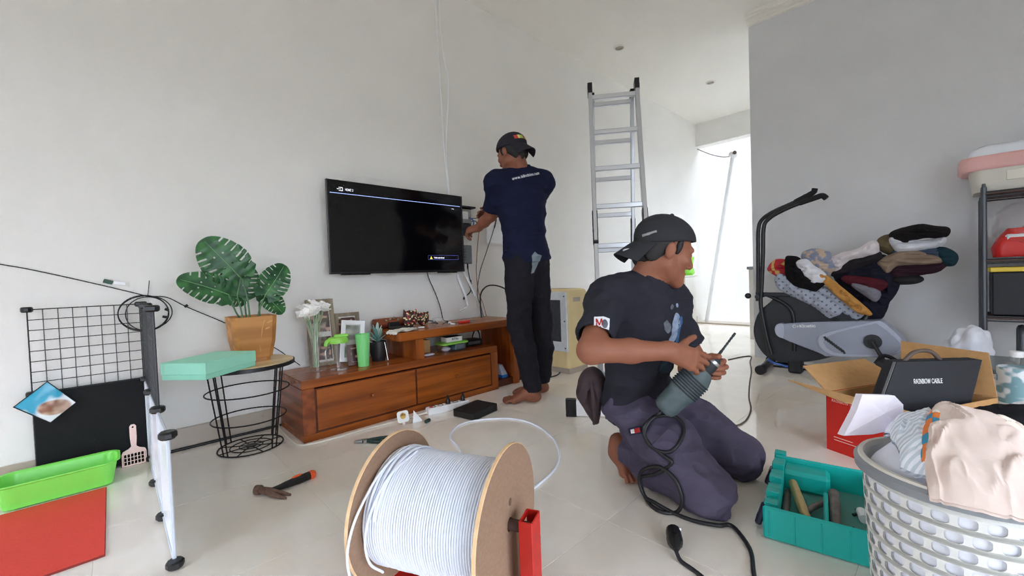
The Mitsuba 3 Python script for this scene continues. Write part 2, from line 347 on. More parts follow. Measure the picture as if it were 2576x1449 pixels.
# green litter tray
mat('m_green', (128, 222, 92), .32)
def rrect(w, d, r, n=6):
    pts = []
    for cx, cy, a0 in ((w / 2 - r, d / 2 - r, 0), (-w / 2 + r, d / 2 - r, 90), (-w / 2 + r, -d / 2 + r, 180), (w / 2 - r, -d / 2 + r, 270)):
        for a in np.linspace(a0, a0 + 90, n): pts.append((cx + r * math.cos(math.radians(a)), cy + r * math.sin(math.radians(a))))
    return np.array(pts)
def loft(rings):
    n = len(rings[0]); V = np.vstack(rings); f = []
    i = np.repeat(np.arange(len(rings) - 1), n); j = np.tile(np.arange(n), len(rings) - 1); j2 = (j + 1) % n
    a, b, c, d = i * n + j, i * n + j2, (i + 1) * n + j2, (i + 1) * n + j
    F = [np.stack([a, b, c], 1), np.stack([a, c, d], 1)]
    V = np.vstack([V, rings[0].mean(0), rings[-1].mean(0)]); s, e = len(V) - 2, len(V) - 1; jj = np.arange(n)
    F += [np.stack([np.full(n, s), (jj + 1) % n, jj], 1), np.stack([np.full(n, e), (len(rings) - 1) * n + jj, (len(rings) - 1) * n + (jj + 1) % n], 1)]
    return trimesh.Trimesh(V, np.vstack(F), process=False)
def r3(w, d, r, z, c): q = rrect(w, d, r); return np.c_[q + c, np.full(len(q), z)]
c = (-.175, 2.462)
t = thing('litter_tray', 'bright green plastic litter tray on the floor by the cage', 'litter tray')
part(t, 'tray', loft([r3(.30, .135, .03, .006, c), r3(.33, .17, .045, .09, c), r3(.352, .19, .05, .098, c), r3(.352, .19, .05, .102, c), r3(.334, .172, .045, .1, c), r3(.325, .163, .045, .092, c), r3(.296, .13, .03, .011, c)]), 'm_green', 35)
mat('m_leafdry', (92, 72, 30), .7)
one('dried_leaf', cat_([tube(spl([(-.20, 2.40, .0985), (-.19, 2.402, .106), (-.165, 2.406, .104), (-.155, 2.41, .112)]), [.002, .006, .007, .006] * 6 + [.002], 6)]), 'm_leafdry', 'small curled dry brown leaf lying on the rim of the green tray', 'leaf', smooth=50) if False else None
def leafy(u, v):
    x = -.212 + .075 * u; w = .016 * np.sin(PI * np.clip(u, .02, .98))
    return np.stack([x, 2.445 + (v - .5) * w * 2 + .006 * np.sin(7 * u), .0165 + .016 * u + .010 * np.abs(v - .5) + .004 * np.sin(13 * u + 4 * v)], -1)
one('dried_leaf', grid_sheet(leafy, 14, 7, .002), 'm_leafdry', 'small curled dry brown leaf lying in the green tray', 'leaf', smooth=50)
mat('m_mat', None, .75, tex=mottled((206, 58, 46), (222, 74, 60), 220.0, 2)); mat('m_matedge', (120, 34, 30), .8)
t = thing('foam_mat', 'flat red mat lying on the floor in front of the green tray', 'mat')
part(t, 'sheet', bx(-.70, -.047, 1.768, 2.372, .001, .007, .0008), 'm_mat')
part(t, 'edge', cat_([bx(-.047, -.0455, 1.768, 2.372, .0005, .0065), bx(-.70, -.047, 1.7665, 1.768, .0005, .0065)]), 'm_matedge')
# thin black cable along the wall with a coil, tags and its lead
w = WY - .004
t = thing('wall_cable', 'thin black cable sagging along the wall with a round coil above the cage', 'cable')
part(t, 'lead', tube(spl([(-.9, w, 1.06), (-.6, w, .995), (-.315, w, .923), (-.209, w, .892), (-.034, w, .83), (.07, w, .791), (.13, w, .769), (.198, w, .759), (.273, w, .707), (.418, w, .617), (.56, w, .52), (.674, w, .432), (.785, w, .325)]), .0022, 6), 'm_blackcable', 50)
def ring(cx, cz, a, b, n=40, y=w, wob=0): q = np.arange(n) * 2 * PI / n; return np.c_[cx + a * np.cos(q), y + 0 * q - .004, cz + b * np.sin(q) + wob * np.sin(3 * q)]
for k_, q in enumerate(((.118, .690, .097, .081), (.124, .686, .078, .080), (.110, .690, .09, .084))): part(t, 'coil', tube(ring(*q, y=w - .004 * k_), .0022, 6, closed=True), 'm_blackcable', 50)
part(t, 'spike', cyl((.128, w, .768), (.137, w, .843), .0015, k=6), 'm_blackcable', 40)
for x, z, a in ((.195, .70, 30), (.185, .665, 20), (.27, .712, -35)): part(t, 'clip', obox((x, w - .006, z), (.016, .008, .011), 0, .001, [('y', a)]), 'm_blackmat')
mat('m_tape', (40, 78, 58), .5)
part(t, 'tag', obox((-.005, w - .003, .842), (.032, .006, .018), 0, .001, [('y', 20)]), 'm_tape', label='green tag'); part(t, 'tag', obox((.033, w - .003, .834), (.042, .005, .016), 0, .001, [('y', 10)]), 'm_white', label='white tag')
one('floor_cable', cat_([tube(spl([(-.9, 2.60, .03), (-.5, 2.618, .02), (-.28, 2.622, .012), (-.2, 2.625, .012), (.06, 2.625, .009), (.16, 2.627, .007), (.42, 2.627, .007), (.66, 2.627, .007), (.80, 2.63, .007)]), .0065, 8)]), 'm_blackcable', 'black cable lying on the floor along the beige skirting behind the wire table', 'cable', smooth=50)
# ---------------------------------------------------------------- wire basket table
mat('m_wire', (24, 23, 24), .4, metal=.3); mat('m_tabletop', None, .45, tex=wood((214, 190, 146), (196, 168, 124), 'x'))
TX, TY, TH = .475, 2.42, .415
t = thing('basket_table', 'round side table of black wire with a pale wooden top', 'side table')
part(t, 'tabletop', lathe([(.001, TH - .004), (.205, TH - .004), (.205, TH + .006), (.2, TH + .009), (.001, TH + .009)], 64, (TX, TY, 0)), 'm_tabletop', 30)
part(t, 'rim', lathe([(.206, TH - .014), (.211, TH - .013), (.211, TH + .004), (.206, TH + .005), (.2055, TH - .004), (.206, TH - .014)], 64, (TX, TY, 0)), 'm_black', 30)
rad = lambda z: .14 + (.198 - .14) * z / TH
for z in (.004, .15, .285, TH - .012):
    a = np.arange(48) * 2 * PI / 48; part(t, 'hoop', tube(np.c_[TX + rad(z) * np.cos(a), TY + rad(z) * np.sin(a), 0 * a + z], .0032, 6, closed=True), 'm_wire', 50)
a = np.arange(32) * 2 * PI / 32
for rr in (.09, .05): part(t, 'hoop', tube(np.c_[TX + rr * np.cos(a), TY + rr * np.sin(a), 0 * a + .0045], .0025, 6, closed=True), 'm_wire', 50)
part(t, 'hub', lathe([(.001, .002), (.025, .002), (.025, .007), (.001, .007)], 16, (TX, TY, 0)), 'm_wire', 30)
for i in range(8):
    q = 2 * PI * i / 8 + .15; ca, sa = math.cos(q), math.sin(q)
    part(t, 'spoke', cyl((TX + .02 * ca, TY + .02 * sa, .004), (TX + .14 * ca, TY + .14 * sa, .004), .0025, k=6), 'm_wire', 50)
for i in range(4):
    for dq in (-.09, .09):
        q = 2 * PI * i / 4 + .55 + dq; ca, sa = math.cos(q), math.sin(q)
        part(t, 'leg', cyl((TX + .14 * ca, TY + .14 * sa, .003), (TX + .197 * ca, TY + .197 * sa, TH - .012), .0032, k=6), 'm_wire', 50)
# ---------------------------------------------------------------- plant in its wooden pot
mat('m_pot', None, .5, tex=wood((190, 132, 70), (164, 106, 50), 'x', .7)); mat('m_potrelief', (200, 148, 88), .5); mat('m_soil', (60, 42, 30), .9)
Z0 = TH + .009; px_, py_ = .505, 2.435
def sq(w, z, ch=.022): return np.c_[rrect(w, w, ch, 2) + (px_, py_), np.full(8, z)]
t = thing('potted_monstera', 'split-leaved monstera plant in a carved wooden pot on the wire table', 'potted plant')
pot = part(t, 'pot', loft([sq(.135, Z0), sq(.135, Z0 + .018, .02), sq(.15, Z0 + .02, .02), sq(.178, Z0 + .10), sq(.194, Z0 + .2, .024), sq(.196, Z0 + .226, .024), sq(.176, Z0 + .226, .02), sq(.166, Z0 + .198, .02)]), 'm_pot')
part(t, 'soil', loft([sq(.166, Z0 + .19, .02), sq(.166, Z0 + .2, .02)]), 'm_soil')
def fy(x, z): return py_ - (.15 + (.194 - .15) * (z - Z0 - .02) / .18) / 2
vine = [(.523, Z0 + .05), (.52, Z0 + .09), (.528, Z0 + .13), (.535, Z0 + .18), (.545, Z0 + .205)]
part(pot, 'carving', cat_([tube([(x, fy(x, z) - .001, z) for x, z in spl([(*p, 0) for p in vine])[:, :2]], .0026, 6)] +
    [ball((x, fy(x, z), z), .012, 1, (1, .28, .5)) for x, z in []] + [tf(ball((0, 0, 0), .014, 2, (1, .22, .38)), rot=('y', a_), loc=(x, fy(x, z), z)) for x, z, a_ in ((.547, Z0 + .105, -50), (.556, Z0 + .165, -25), (.566, Z0 + .195, -20))]), 'm_potrelief', 50, label='carved vine')
def fx(z): return px_ - (.15 + (.194 - .15) * (z - Z0 - .02) / .18) / 2
part(pot, 'carving', cat_([tf(ball((0, 0, 0), .013, 2, (.22, 1, .42)), rot=('x', a_), loc=(fx(z), y_, z)) for y_, z, a_ in ((2.44, Z0 + .18, 35), (2.425, Z0 + .165, -40), (2.46, Z0 + .155, 35), (2.44, Z0 + .085, 35), (2.42, Z0 + .10, -40))]), 'm_potrelief', 50, label='carved leaves')
lc, ld = lin(58, 112, 58), lin(30, 74, 40)
def leafcol(p, n, uv): return mikit.mix(ld, lc, mikit.smoothstep(.3, .8, mikit.fbm(p.x * 22, p.y * 22, p.z * 22, 2)))
mat('m_leaf', None, .38, tex=mikit.proc(leafcol)); mat('m_stem', (86, 124, 84), .5)
def leaf_poly(seed, holes=True):
    r = np.random.default_rng(seed)
    th = np.linspace(0, PI, 40); half = [(.42 * math.sin(q) ** .8 * (1 + .25 * math.cos(q)), .5 - .5 * math.cos(q)) for q in th]
    out = Polygon([(x, y) for x, y in half] + [(-x, y) for x, y in half[::-1]]).union(Polygon([(.02, .1), (.2, -.1), (.36, .05), (.3, .3)]).buffer(.03)).union(Polygon([(-.02, .1), (-.2, -.1), (-.36, .05), (-.3, .3)]).buffer(.03)).buffer(0)
    cut = []
    for s in (1, -1):
        for i, y in enumerate(np.linspace(.12, .82, 6)):
            y += r.uniform(-.02, .02); x0 = .17 + .06 * math.sin(PI * y); L = .5; dy = .16 - .05 * i / 5
            w = .018 + r.uniform(0, .01)
            cut.append(Polygon([(s * x0, y), (s * (x0 + L), y + dy - w * 1.3), (s * (x0 + L), y + dy + w * 1.3)]).union(LineString([(s * x0, y), (s * (x0 + .12), y + .03)]).buffer(w * .75)))
            if holes and i in (1, 3): cut.append(affinity.rotate(Point(s * .09, y + .05).buffer(.02), 0))
    g = out.buffer(.012).difference(union_all(cut)).buffer(-.006).buffer(.006)
    return max(getattr(g, 'geoms', [g]), key=lambda q: q.area)
def leaf_mesh(seed, base, tip, nrm, width, cup=.12, droop=.15, holes=True):
    g = leaf_poly(seed, holes)
    v, f = trimesh.creation.triangulate_polygon(g, engine='earcut'); v3 = np.c_[v, np.zeros(len(v))]
    v3, f = trimesh.remesh.subdivide_to_size(v3, f, .09, max_iter=10)
    m = trimesh.Trimesh(v3, f); L = np.linalg.norm(np.array(tip) - base); v = m.vertices.copy()
    x, y = v[:, 0], v[:, 1]
    z = cup * np.abs(x) - .25 * cup * np.cos(x * 30 + 0) * 0 - droop * (y - .35) ** 2 + .012 * np.sin(y * 38) * np.abs(x) / .4
    M = frame(base, np.cross(np.array(tip) - base, nrm), np.array(tip) - base)
    M2 = np.eye(4); M2[:3, 0], M2[:3, 1], M2[:3, 2] = M[:3, 0] * L * width, M[:3, 1] * L, M[:3, 2] * L; M2[:3, 3] = base
    top = trimesh.Trimesh(np.c_[x, y, z], m.faces, process=False); top.apply_transform(M2)
    bot = top.copy(); bot.vertices = top.vertices - top.vertex_normals * .0012; bot.invert()
    def vein(pts): 
        q = np.array([(a, b, cup * abs(a) - droop * (b - .35) ** 2 + .006, 1) for a, b in pts]); return (M2 @ q.T).T[:, :3]
    veins = cat_([tube(vein([(0, b) for b in np.linspace(0, .95, 12)]), np.linspace(.0022, .0008, 12), 5)])
    return cat_([top, bot]), veins
mat('m_vein', (116, 160, 104), .5)
V3 = lambda *q: np.array(q, float)
leaves = [(3, V3(.462, 2.40, .845), V3(.322, 2.40, 1.025), V3(-.25, -1, .25), 1.02, .07, .2, [(.500, 2.43, .62), (.494, 2.425, .72), (.475, 2.41, .82), (.462, 2.40, .845)]),
    (5, V3(.405, 2.37, .765), V3(.222, 2.365, .848), V3(-.1, -1, .35), .80, .06, .25, [(.47, 2.43, .62), (.435, 2.40, .68), (.405, 2.37, .765)]),
    (8, V3(.462, 2.49, .755), V3(.50, 2.50, .93), V3(.1, -1, .3), 1.15, .08, .2, [(.475, 2.445, .62), (.468, 2.47, .70), (.462, 2.49, .755)]),
    (11, V3(.57, 2.41, .752), V3(.672, 2.42, .905), V3(.12, -1, .15), .92, .08, .2, [(.53, 2.43, .62), (.545, 2.42, .69), (.57, 2.41, .752)]),
    (14, V3(.575, 2.47, .755), V3(.655, 2.43, .655), V3(.3, -1, .3), 1.0, .1, .2, [(.545, 2.44, .62), (.552, 2.46, .72), (.575, 2.47, .755)]),
    (17, V3(.50, 2.53, .74), V3(.40, 2.53, .77), V3(-.1, -1, .2), 1.2, .08, .2, [(.49, 2.45, .62), (.495, 2.5, .70), (.50, 2.53, .74)])]
for s, b, e, n, wd, cu, drp, st in leaves:
    lm, ve = leaf_mesh(s, b, e, n, wd, cu, drp)
    k = part(t, 'leaf', lm, 'm_leaf', 40); part(k, 'vein', ve, 'm_vein', 50)
    part(t, 'stem', tube(spl(st), np.linspace(.0045, .003, len(spl(st))), 7), 'm_stem', 60)
# mint box on the table edge
mat('m_mint', (150, 216, 190), .55); mat('m_mint2', (140, 206, 180), .55)
t = thing('mint_box', 'pale mint green cardboard box overhanging the front of the wire table', 'box')
ang = 39
part(t, 'body', obox((.308, 2.252, Z0 + .031), (.278, .20, .060), ang, .002), 'm_mint2'); part(t, 'lid', obox((.308, 2.252, Z0 + .047), (.284, .206, .05), ang, .003), 'm_mint')
# ---------------------------------------------------------------- wall-hung television
mat('m_screen', (6, 6, 9), .12, spec=.5); mat('m_bezel', (20, 21, 24), .3)
TY_ = 2.545
t = thing('television', 'wall-hung flat television with a dark screen reading HDMI 2', 'television')
RT = [('y', .1)]
part(t, 'casing', obox((1.447, TY_ + .026, 1.1375), (.90, .05, .44), 0, .012), 'm_black', label='black rear casing')
scr = part(t, 'screen', bx(.958, 1.936, TY_ - .001, TY_ + .01, .866, 1.415, .002), 'm_screen')
part(t, 'bezel', cat_([bx(.947, .958, TY_ - .003, TY_ + .016, .855, 1.42, .002), bx(1.936, 1.947, TY_ - .003, TY_ + .016, .855, 1.42, .002), bx(.947, 1.947, TY_ - .003, TY_ + .016, 1.414, 1.42, .002), bx(.947, 1.947, TY_ - .004, TY_ + .018, .853, .867, .002)]), 'm_bezel')
part(t, 'foot_plate', bx(1.02, 1.20, TY_, TY_ + .03, .846, .853, .002), 'm_bezel'); part(t, 'foot_plate', bx(1.72, 1.88, TY_, TY_ + .03, .846, .853, .002), 'm_bezel')
part(t, 'mount', bx(1.25, 1.65, TY_ + .05, WY, 1.0, 1.28), 'm_darkgrey')
def glow(name, rgb, s): scene[name] = {'type': 'diffuse', 'reflectance': {'type': 'rgb', 'value': lin(*rgb)}}; return {'type': 'area', 'radiance': {'type': 'rgb', 'value': [x * s for x in lin(*rgb)]}}
GL = .045
def lit(name, mesh, rgb, s=GL):
    k = nm(f'{scr}__{name}'); scene[k] = {**mikit.ply(mesh, 'm_screen'), 'emitter': {'type': 'area', 'radiance': {'type': 'rgb', 'value': [x * s for x in lin(*rgb)]}}}
yb = TY_ - .0012
L_ = lambda txt, h, x, z, w=None: lettering(txt, h, .0004, (x, yb, z), (1, 0, 0), (0, 0, 1), w, False)
lit('line', bx(.966, 1.925, yb - .0004, yb, 1.339, 1.3435), (120, 140, 225)); lit('lettering', L_('HDMI 2', .0145, 1.058, 1.360, .05), (225, 230, 250))
lit('icon', cat_([bx(1.020, 1.045, yb - .0004, yb, 1.375, 1.379), bx(1.020, 1.045, yb - .0004, yb, 1.356, 1.36), bx(1.0415, 1.045, yb - .0004, yb, 1.356, 1.379), bx(1.010, 1.034, yb - .0004, yb, 1.3655, 1.3695)]), (225, 230, 250))
lit('lettering', L_('Tidak ada sinyal', .011, 1.676, .951, .09), (225, 228, 250))
lit('border', cat_([bx(1.63, 1.892, yb - .0004, yb, .972, .9735), bx(1.63, 1.892, yb - .0004, yb, .942, .9435), bx(1.63, 1.6315, yb - .0004, yb, .942, .9735), bx(1.8905, 1.892, yb - .0004, yb, .942, .9735)]), (70, 76, 150))
lit('icon', tf(ext(Polygon([(-.011, 0), (.011, 0), (0, .02)]), .0004), frame((1.655, yb, .947), (1, 0, 0), (0, 0, 1))), (245, 205, 70))
lit('lettering', L_('480p', .007, 1.845, 1.315, .024), (170, 175, 200))
# recorder with its lid off, tucked behind the television
mat('m_hdd', (150, 152, 150), .35, metal=.5); mat('m_pcb', (38, 44, 52), .5); mat('m_label', (226, 228, 228), .6); mat('m_blue', (52, 96, 170), .45)
t = thing('video_recorder', 'opened recorder box with bare drive and boards fixed at the right edge of the television', 'recorder')
part(t, 'tray', bx(1.93, 2.075, 2.60, 2.64, 1.135, 1.345, .002), 'm_darkgrey')
k = part(t, 'hard_drive', bx(1.94, 2.055, 2.572, 2.60, 1.225, 1.335, .003), 'm_hdd'); part(k, 'sticker', bx(1.955, 2.022, 2.571, 2.573, 1.255, 1.315, .0005), 'm_label')
part(t, 'lid', bx(1.92, 2.09, 2.555, 2.642, 1.342, 1.356, .003), 'm_black')
k = part(t, 'circuit_board', bx(1.935, 2.06, 2.585, 2.60, 1.14, 1.222, .001), 'm_pcb')
for x, z in ((1.95, 1.16), (1.975, 1.18), (2.005, 1.155), (2.03, 1.17), (2.045, 1.20)): part(k, 'socket', obox((x, 2.578, z), (.016, .014, .014), 0, .001), 'm_black')
part(t, 'ribbon_cable', tube(spl([(2.035, 2.57, 1.27), (2.05, 2.54, 1.24), (2.045, 2.55, 1.20), (2.03, 2.575, 1.185)]), .005, 6), 'm_blue', 50)
part(t, 'wire', tube(spl([(2.05, 2.585, 1.265), (2.11, 2.53, 1.27), (2.14, 2.50, 1.275)]), .003, 6), 'm_blackcable', 50); part(t, 'wire', tube(spl([(2.045, 2.57, 1.19), (2.085, 2.54, 1.215), (2.08, 2.56, 1.245), (2.05, 2.58, 1.24)]), .003, 6), 'm_blackcable', 50)
# adapter below it
mat('m_adapter', (104, 110, 112), .45); mat('m_adapter2', (74, 80, 82), .5)
t = thing('power_adapter', 'grey ribbed adapter box hung on the wall right of the television', 'adapter')
b_ = part(t, 'housing', bx(1.985, 2.075, 2.605, 2.645, .915, 1.06, .005), 'm_adapter')
for i in range(5): part(t, 'rib', bx(1.992, 2.012, 2.602, 2.606, .94 + i * .02, .952 + i * .02, .001), 'm_adapter2')
part(t, 'plug', tube([(2.045, 2.63, .92), (2.045, 2.63, .875)], .006, 8), 'm_black', 40)
part(t, 'cord', tube(spl([(2.045, 2.63, .88), (2.06, 2.63, .80), (2.075, 2.63, .73), (2.08, 2.63, .68)]), .0035, 6), 'm_blackcable', 50)
one('jack_plug', tube(spl([(2.055, 2.618, .785), (2.06, 2.618, .73), (2.05, 2.62, .69), (2.00, 2.622, .655), (1.985, 2.622, .635)]), np.r_[np.full(10, .008), np.full(12, .004), np.full(8, .008), np.full(3, .0035)], 8), 'm_black', 'black cable end with a barrel plug dangling on the wall under the grey adapter', 'cable', smooth=50)
# white router plate
t = thing('router_box', 'white flat router box mounted on the wall behind the standing man', 'router')
part(t, 'housing', bx(2.255, 2.56, 2.60, 2.645, 1.075, 1.245, .012), 'm_white'); part(t, 'logo', bx(2.40, 2.445, 2.5985, 2.601, 1.195, 1.205, .0005), 'm_grey')
# white cables from the ceiling
wc = lambda pts, r=.0045: tube(spl([(x, WY - .006, z) for x, z in pts]), r, 6)
one('white_cable', wc([(1.86, 3.0), (1.845, 2.8), (1.85, 2.5), (1.86, 2.2), (1.872, 1.8), (1.885, 1.6), (1.90, 1.38)]), 'm_white', 'straight white cable running down the wall from the ceiling to the television, the left one', 'cable', smooth=50)
one('white_cable', wc([(1.885, 3.0), (1.875, 2.75), (1.905, 2.45), (1.93, 2.35), (1.925, 2.15), (1.897, 1.9), (1.888, 1.7), (1.90, 1.5), (1.91, 1.38)]), 'm_white', 'white cable bowing out to the right on its way down the wall from the ceiling', 'cable', smooth=50)
one('white_cable', tube(spl([(1.925, 2.63, .88), (1.945, 2.62, .80), (1.975, 2.60, .70), (2.0, 2.60, .63), (1.995, 2.59, .585), (1.95, 2.58, .565), (1.915, 2.58, .555)]), np.r_[np.full(25, .010), np.linspace(.009, .004, 24)], 8), 'm_white', 'white cable hanging under the television and hooking to the left', 'cable', smooth=50)
one('white_cable', tube(spl([(1.965, 2.63, .91), (2.01, 2.62, .83), (2.06, 2.61, .73), (2.095, 2.61, .66)], 8), .010, 8), 'm_white', 'thick white cable end hanging slanted under the right edge of the television', 'cable', smooth=50)
one('screen_cable', tube(spl([(1.66, 2.62, .87), (1.68, 2.62, .80), (1.72, 2.61, .70), (1.75, 2.60, .60), (1.76, 2.58, .505), (1.745, 2.50, .496)]), .0035, 6), 'm_blackcable', 'thin black cable dropping from the television onto the raised shelf', 'cable', smooth=50)
one('loop_cable', tube(spl([(2.06, 2.50, .493), (2.07, 2.52, .58), (2.105, 2.55, .68), (2.18, 2.55, .735), (2.28, 2.52, .725), (2.37, 2.47, .66), (2.42, 2.43, .56)]), .0055, 6), 'm_blackcable', 'black cable arching over the right end of the shelf', 'cable', smooth=50)
mat('m_copper', (150, 104, 66), .45)
one('thin_wire', tube(spl([(2.15, 2.60, 1.18), (2.145, 2.63, 1.0), (2.135, 2.635, .85), (2.135, 2.62, .70), (2.135, 2.57, .60), (2.135, 2.53, .494)]), .003, 6), 'm_copper', 'thin brown wire hanging from the recorder down to the shelf', 'wire', smooth=50)
one('antenna_lead', tube(spl([(2.33, 2.59, 1.28), (2.30, 2.59, 1.20), (2.21, 2.595, 1.0), (2.14, 2.595, .85), (2.095, 2.585, .68), (2.088, 2.54, .58), (2.088, 2.51, .494)]), np.r_[np.full(8, .006), np.full(41, .003)], 6), 'm_darkgrey', 'thin grey lead with a thicker tip slanting across the white router box', 'wire', smooth=50)
# ---------------------------------------------------------------- wooden television stand
wa, wb_ = (158, 84, 30), (122, 58, 20)
mat('m_woodx', None, .26, tex=wood(wa, wb_, 'x'), spec=.45); mat('m_woodz', None, .28, tex=wood(wa, wb_, 'z'), spec=.45); mat('m_woody', None, .28, tex=wood((146, 76, 32), (112, 52, 22), 'y'), spec=.45); mat('m_woodd', (84, 38, 14), .4)
t = thing('television_stand', 'long reddish brown wooden television stand with two drawers and a raised shelf', 'tv stand')
yf, yk = 2.239, 2.628
part(t, 'carcass', bx(.675, 1.97, yf + .012, yk, .0, .262, .001), 'm_woodd')
part(t, 'plinth', bx(.667, 1.98, yf, yk, 0, .036, .002), 'm_woodx'); part(t, 'worktop', bx(.667, 1.98, yf, yk, .27, .313, .003), 'm_woodx')
part(t, 'side_panel', bx(.667, .728, yf, yk, .036, .27, .002), 'm_woody'); part(t, 'side_panel', bx(1.922, 1.98, yf, yk, .036, .27, .002), 'm_woodz')
for x0, x1, kx in ((.738, 1.312, 1.035), (1.324, 1.914, 1.61)):
    k = part(t, 'drawer', bx(x0, x1, yf + .002, yf + .02, .046, .258, .002), 'm_woodx')
    part(k, 'knob', tf(lathe([(.001, .0), (.006, 0), (.005, .006), (.010, .012), (.010, .016), (.001, .02)], 14), rot=('x', 90), loc=(kx, yf + .003, .165)), 'm_woodz', 30)
part(t, 'raised_shelf', bx(1.222, 2.21, 2.25, yk, .437, .488, .003), 'm_woodx'); part(t, 'divider', bx(1.331, 1.387, 2.25, yk, .313, .437, .002), 'm_woodz')
part(t, 'leg_panel', bx(2.152, 2.205, 2.252, yk, 0, .437, .002), 'm_woodz'); part(t, 'base_rail', bx(1.98, 2.152, 2.27, yk, 0, .05, .002), 'm_woodd'); part(t, 'base_rail', bx(2.205, 2.40, 2.30, yk, 0, .045, .002), 'm_woodd')
zt, zs = .3142, .4892
# ---------------------------------------------------------------- things on the television stand
mat('m_petal', (244, 242, 238), .6); mat('m_flowerstem', (150, 176, 140), .6); scene['m_cello'] = {'type': 'thindielectric', 'int_ior': 1.45}
def cup_prof(r0, r1, h, w=.002): return [(.001, 0), (r0, 0), (r1, h), (r1 - w, h), (r0 - w, .004), (.001, .004)]
vx, vy = .822, 2.475
one('glass_vase', lathe([(.001, zt), (.058, zt), (.06, zt + .004), (.06, zt + .265), (.0592, zt + .2665)], 40, (vx, vy, 0)), 'm_glass' if False else 'm_glass', 'tall clear glass cylinder vase holding white flowers on the stand', 'vase', smooth=30)
t = thing('flower_bunch', 'bunch of white flowers wrapped in clear film standing in the glass vase', 'flowers')
r = np.random.default_rng(3)
def rose(c, R, seed):
    q = np.random.default_rng(seed); ms = []
    for lay, (n, tilt, s) in enumerate(((3, 75, .55), (4, 55, .8), (5, 30, 1.0))):
        for i in range(n):
            def pet(u, v, s=s): 
                x = (v - .5) * 1.1 * s * np.sin(PI * (.15 + .8 * u)) ; return np.stack([x * R, u * R * s * 1.0, (.35 * x * x + .12 * np.sin(6 * v) * u - .15 * u * u) * R], -1)
            m = grid_sheet(pet, 5, 6, .0006); m = tf(m, rot=[('x', tilt), ('z', 360 * i / n + 40 * lay + q.uniform(-15, 15))], loc=(0, 0, 0)); ms.append(m)
    m = cat_(ms + [ball((0, 0, R * .35), R * .35, 1)]); return tf(m, rot=[('x', q.uniform(-40, 30)), ('y', q.uniform(-40, 40))], loc=c)
heads = [(vx - .045, vy - .02, .635), (vx - .015, vy - .03, .655), (vx + .02, vy - .025, .65), (vx - .03, vy + .02, .66), (vx + .045, vy - .01, .645), (vx + .005, vy + .01, .675), (vx - .06, vy, .62), (vx + .03, vy + .03, .665), (vx - .005, vy - .05, .63), (vx + .055, vy + .02, .66), (vx - .045, vy + .03, .645)]
for i, c in enumerate(heads):
    part(t, 'flower', rose(c, .046, i), 'm_petal', 50)
    part(t, 'stem', tube(spl([(vx + .012 * math.cos(i), vy + .012 * math.sin(i), zt + .015), (vx + .3 * (c[0] - vx), vy + .3 * (c[1] - vy), zt + .2), (c[0], c[1], c[2] - .004)]), .003, 6), 'm_flowerstem', 50)
def wrap(u, v):
    a = 2 * PI * u; R_ = .018 + np.where(v < .78, .058 * v ** 2.6, .058 * .524 + (v - .78) * .16) + .004 * np.sin(7 * a) * v; return np.stack([vx + R_ * np.cos(a) + .002 * v, vy + R_ * np.sin(a), zt + .03 + (.30 + .03 * np.sin(3 * a)) * v], -1)
part(t, 'film_wrap', grid_sheet(wrap, 49, 12), 'm_cello', 50, label='clear film wrap')
# pitcher with green lid
mat('m_lid', (140, 206, 78), .35); mat('m_cup', None, .3, tex=None, **{}) if False else None
ix, iy = .912, 2.385
t = thing('water_pitcher', 'clear plastic pitcher with a bright green lid and spout beside the glass vase', 'pitcher')
part(t, 'jug', lathe([(.001, zt), (.044, zt), (.046, zt + .004), (.052, zt + .16)], 32, (ix, iy, 0)), 'm_glass', 30)
part(t, 'lid', lathe([(.054, zt + .150), (.055, zt + .165), (.048, zt + .18), (.001, zt + .186)], 32, (ix, iy, 0)), 'm_lid', 30)
part(t, 'spout', cat_([tube(spl([(ix - .045, iy - .01, zt + .168), (ix - .065, iy - .015, zt + .162), (ix - .075, iy - .018, zt + .140)]), np.linspace(.015, .009, 17), 8), obox((ix + .02, iy, zt + .188), (.075, .03, .016), -15, .004)]), 'm_lid', 40)
part(t, 'handle', tube(spl([(ix - .048, iy - .01, zt + .135), (ix - .075, iy - .015, zt + .11), (ix - .068, iy - .014, zt + .05), (ix - .046, iy - .01, zt + .03)]), .004, 6), 'm_glass', 50)
# green cup
mat('m_greencup', (126, 214, 128), .35, two=True)
one('plastic_cup', lathe([(a, b + zt) for a, b in cup_prof(.030, .041, .186)], 36, (1.042, 2.352, 0)), 'm_greencup', 'tall pale green plastic tumbler standing on the stand', 'cup', smooth=30)
# dark pot with succulent
mat('m_darkpot', (36, 34, 36), .45); mat('m_teal', (96, 138, 132), .5); mat('m_teal2', (168, 190, 178), .5)
t = thing('succulent_pot', 'small succulent with grey green leaves in a dark pot on the stand', 'potted plant')
sx, sy = 1.178, 2.44
part(t, 'pot', lathe([(.001, zt), (.038, zt), (.05, zt + .05), (.048, zt + .12), (.04, zt + .12), (.038, zt + .10), (.001, zt + .10)], 28, (sx, sy, 0)), 'm_darkpot', 30)
for i in range(16):
    a, ti, L = 2.4 * i, 10 + 4.2 * i, .085 - .002 * i
    m = tf(ball((0, 0, 0), L / 2, 2, (.26, .13, 1)), loc=(0, 0, L / 2)); m = tf(m, rot=[('x', ti), ('z', math.degrees(a))], loc=(sx - .01, sy - .01, zt + .105 + .05 * (1 - i / 16)))
    part(t, 'leaf', m, 'm_teal2' if i % 3 == 0 else 'm_teal', 50)
one('stylus_pen', cyl((1.205, 2.372, zt + .004), (1.195, 2.388, zt + .115), .0035, k=8), 'm_steel', 'thin metal pen leaning on the dark succulent pot', 'pen')
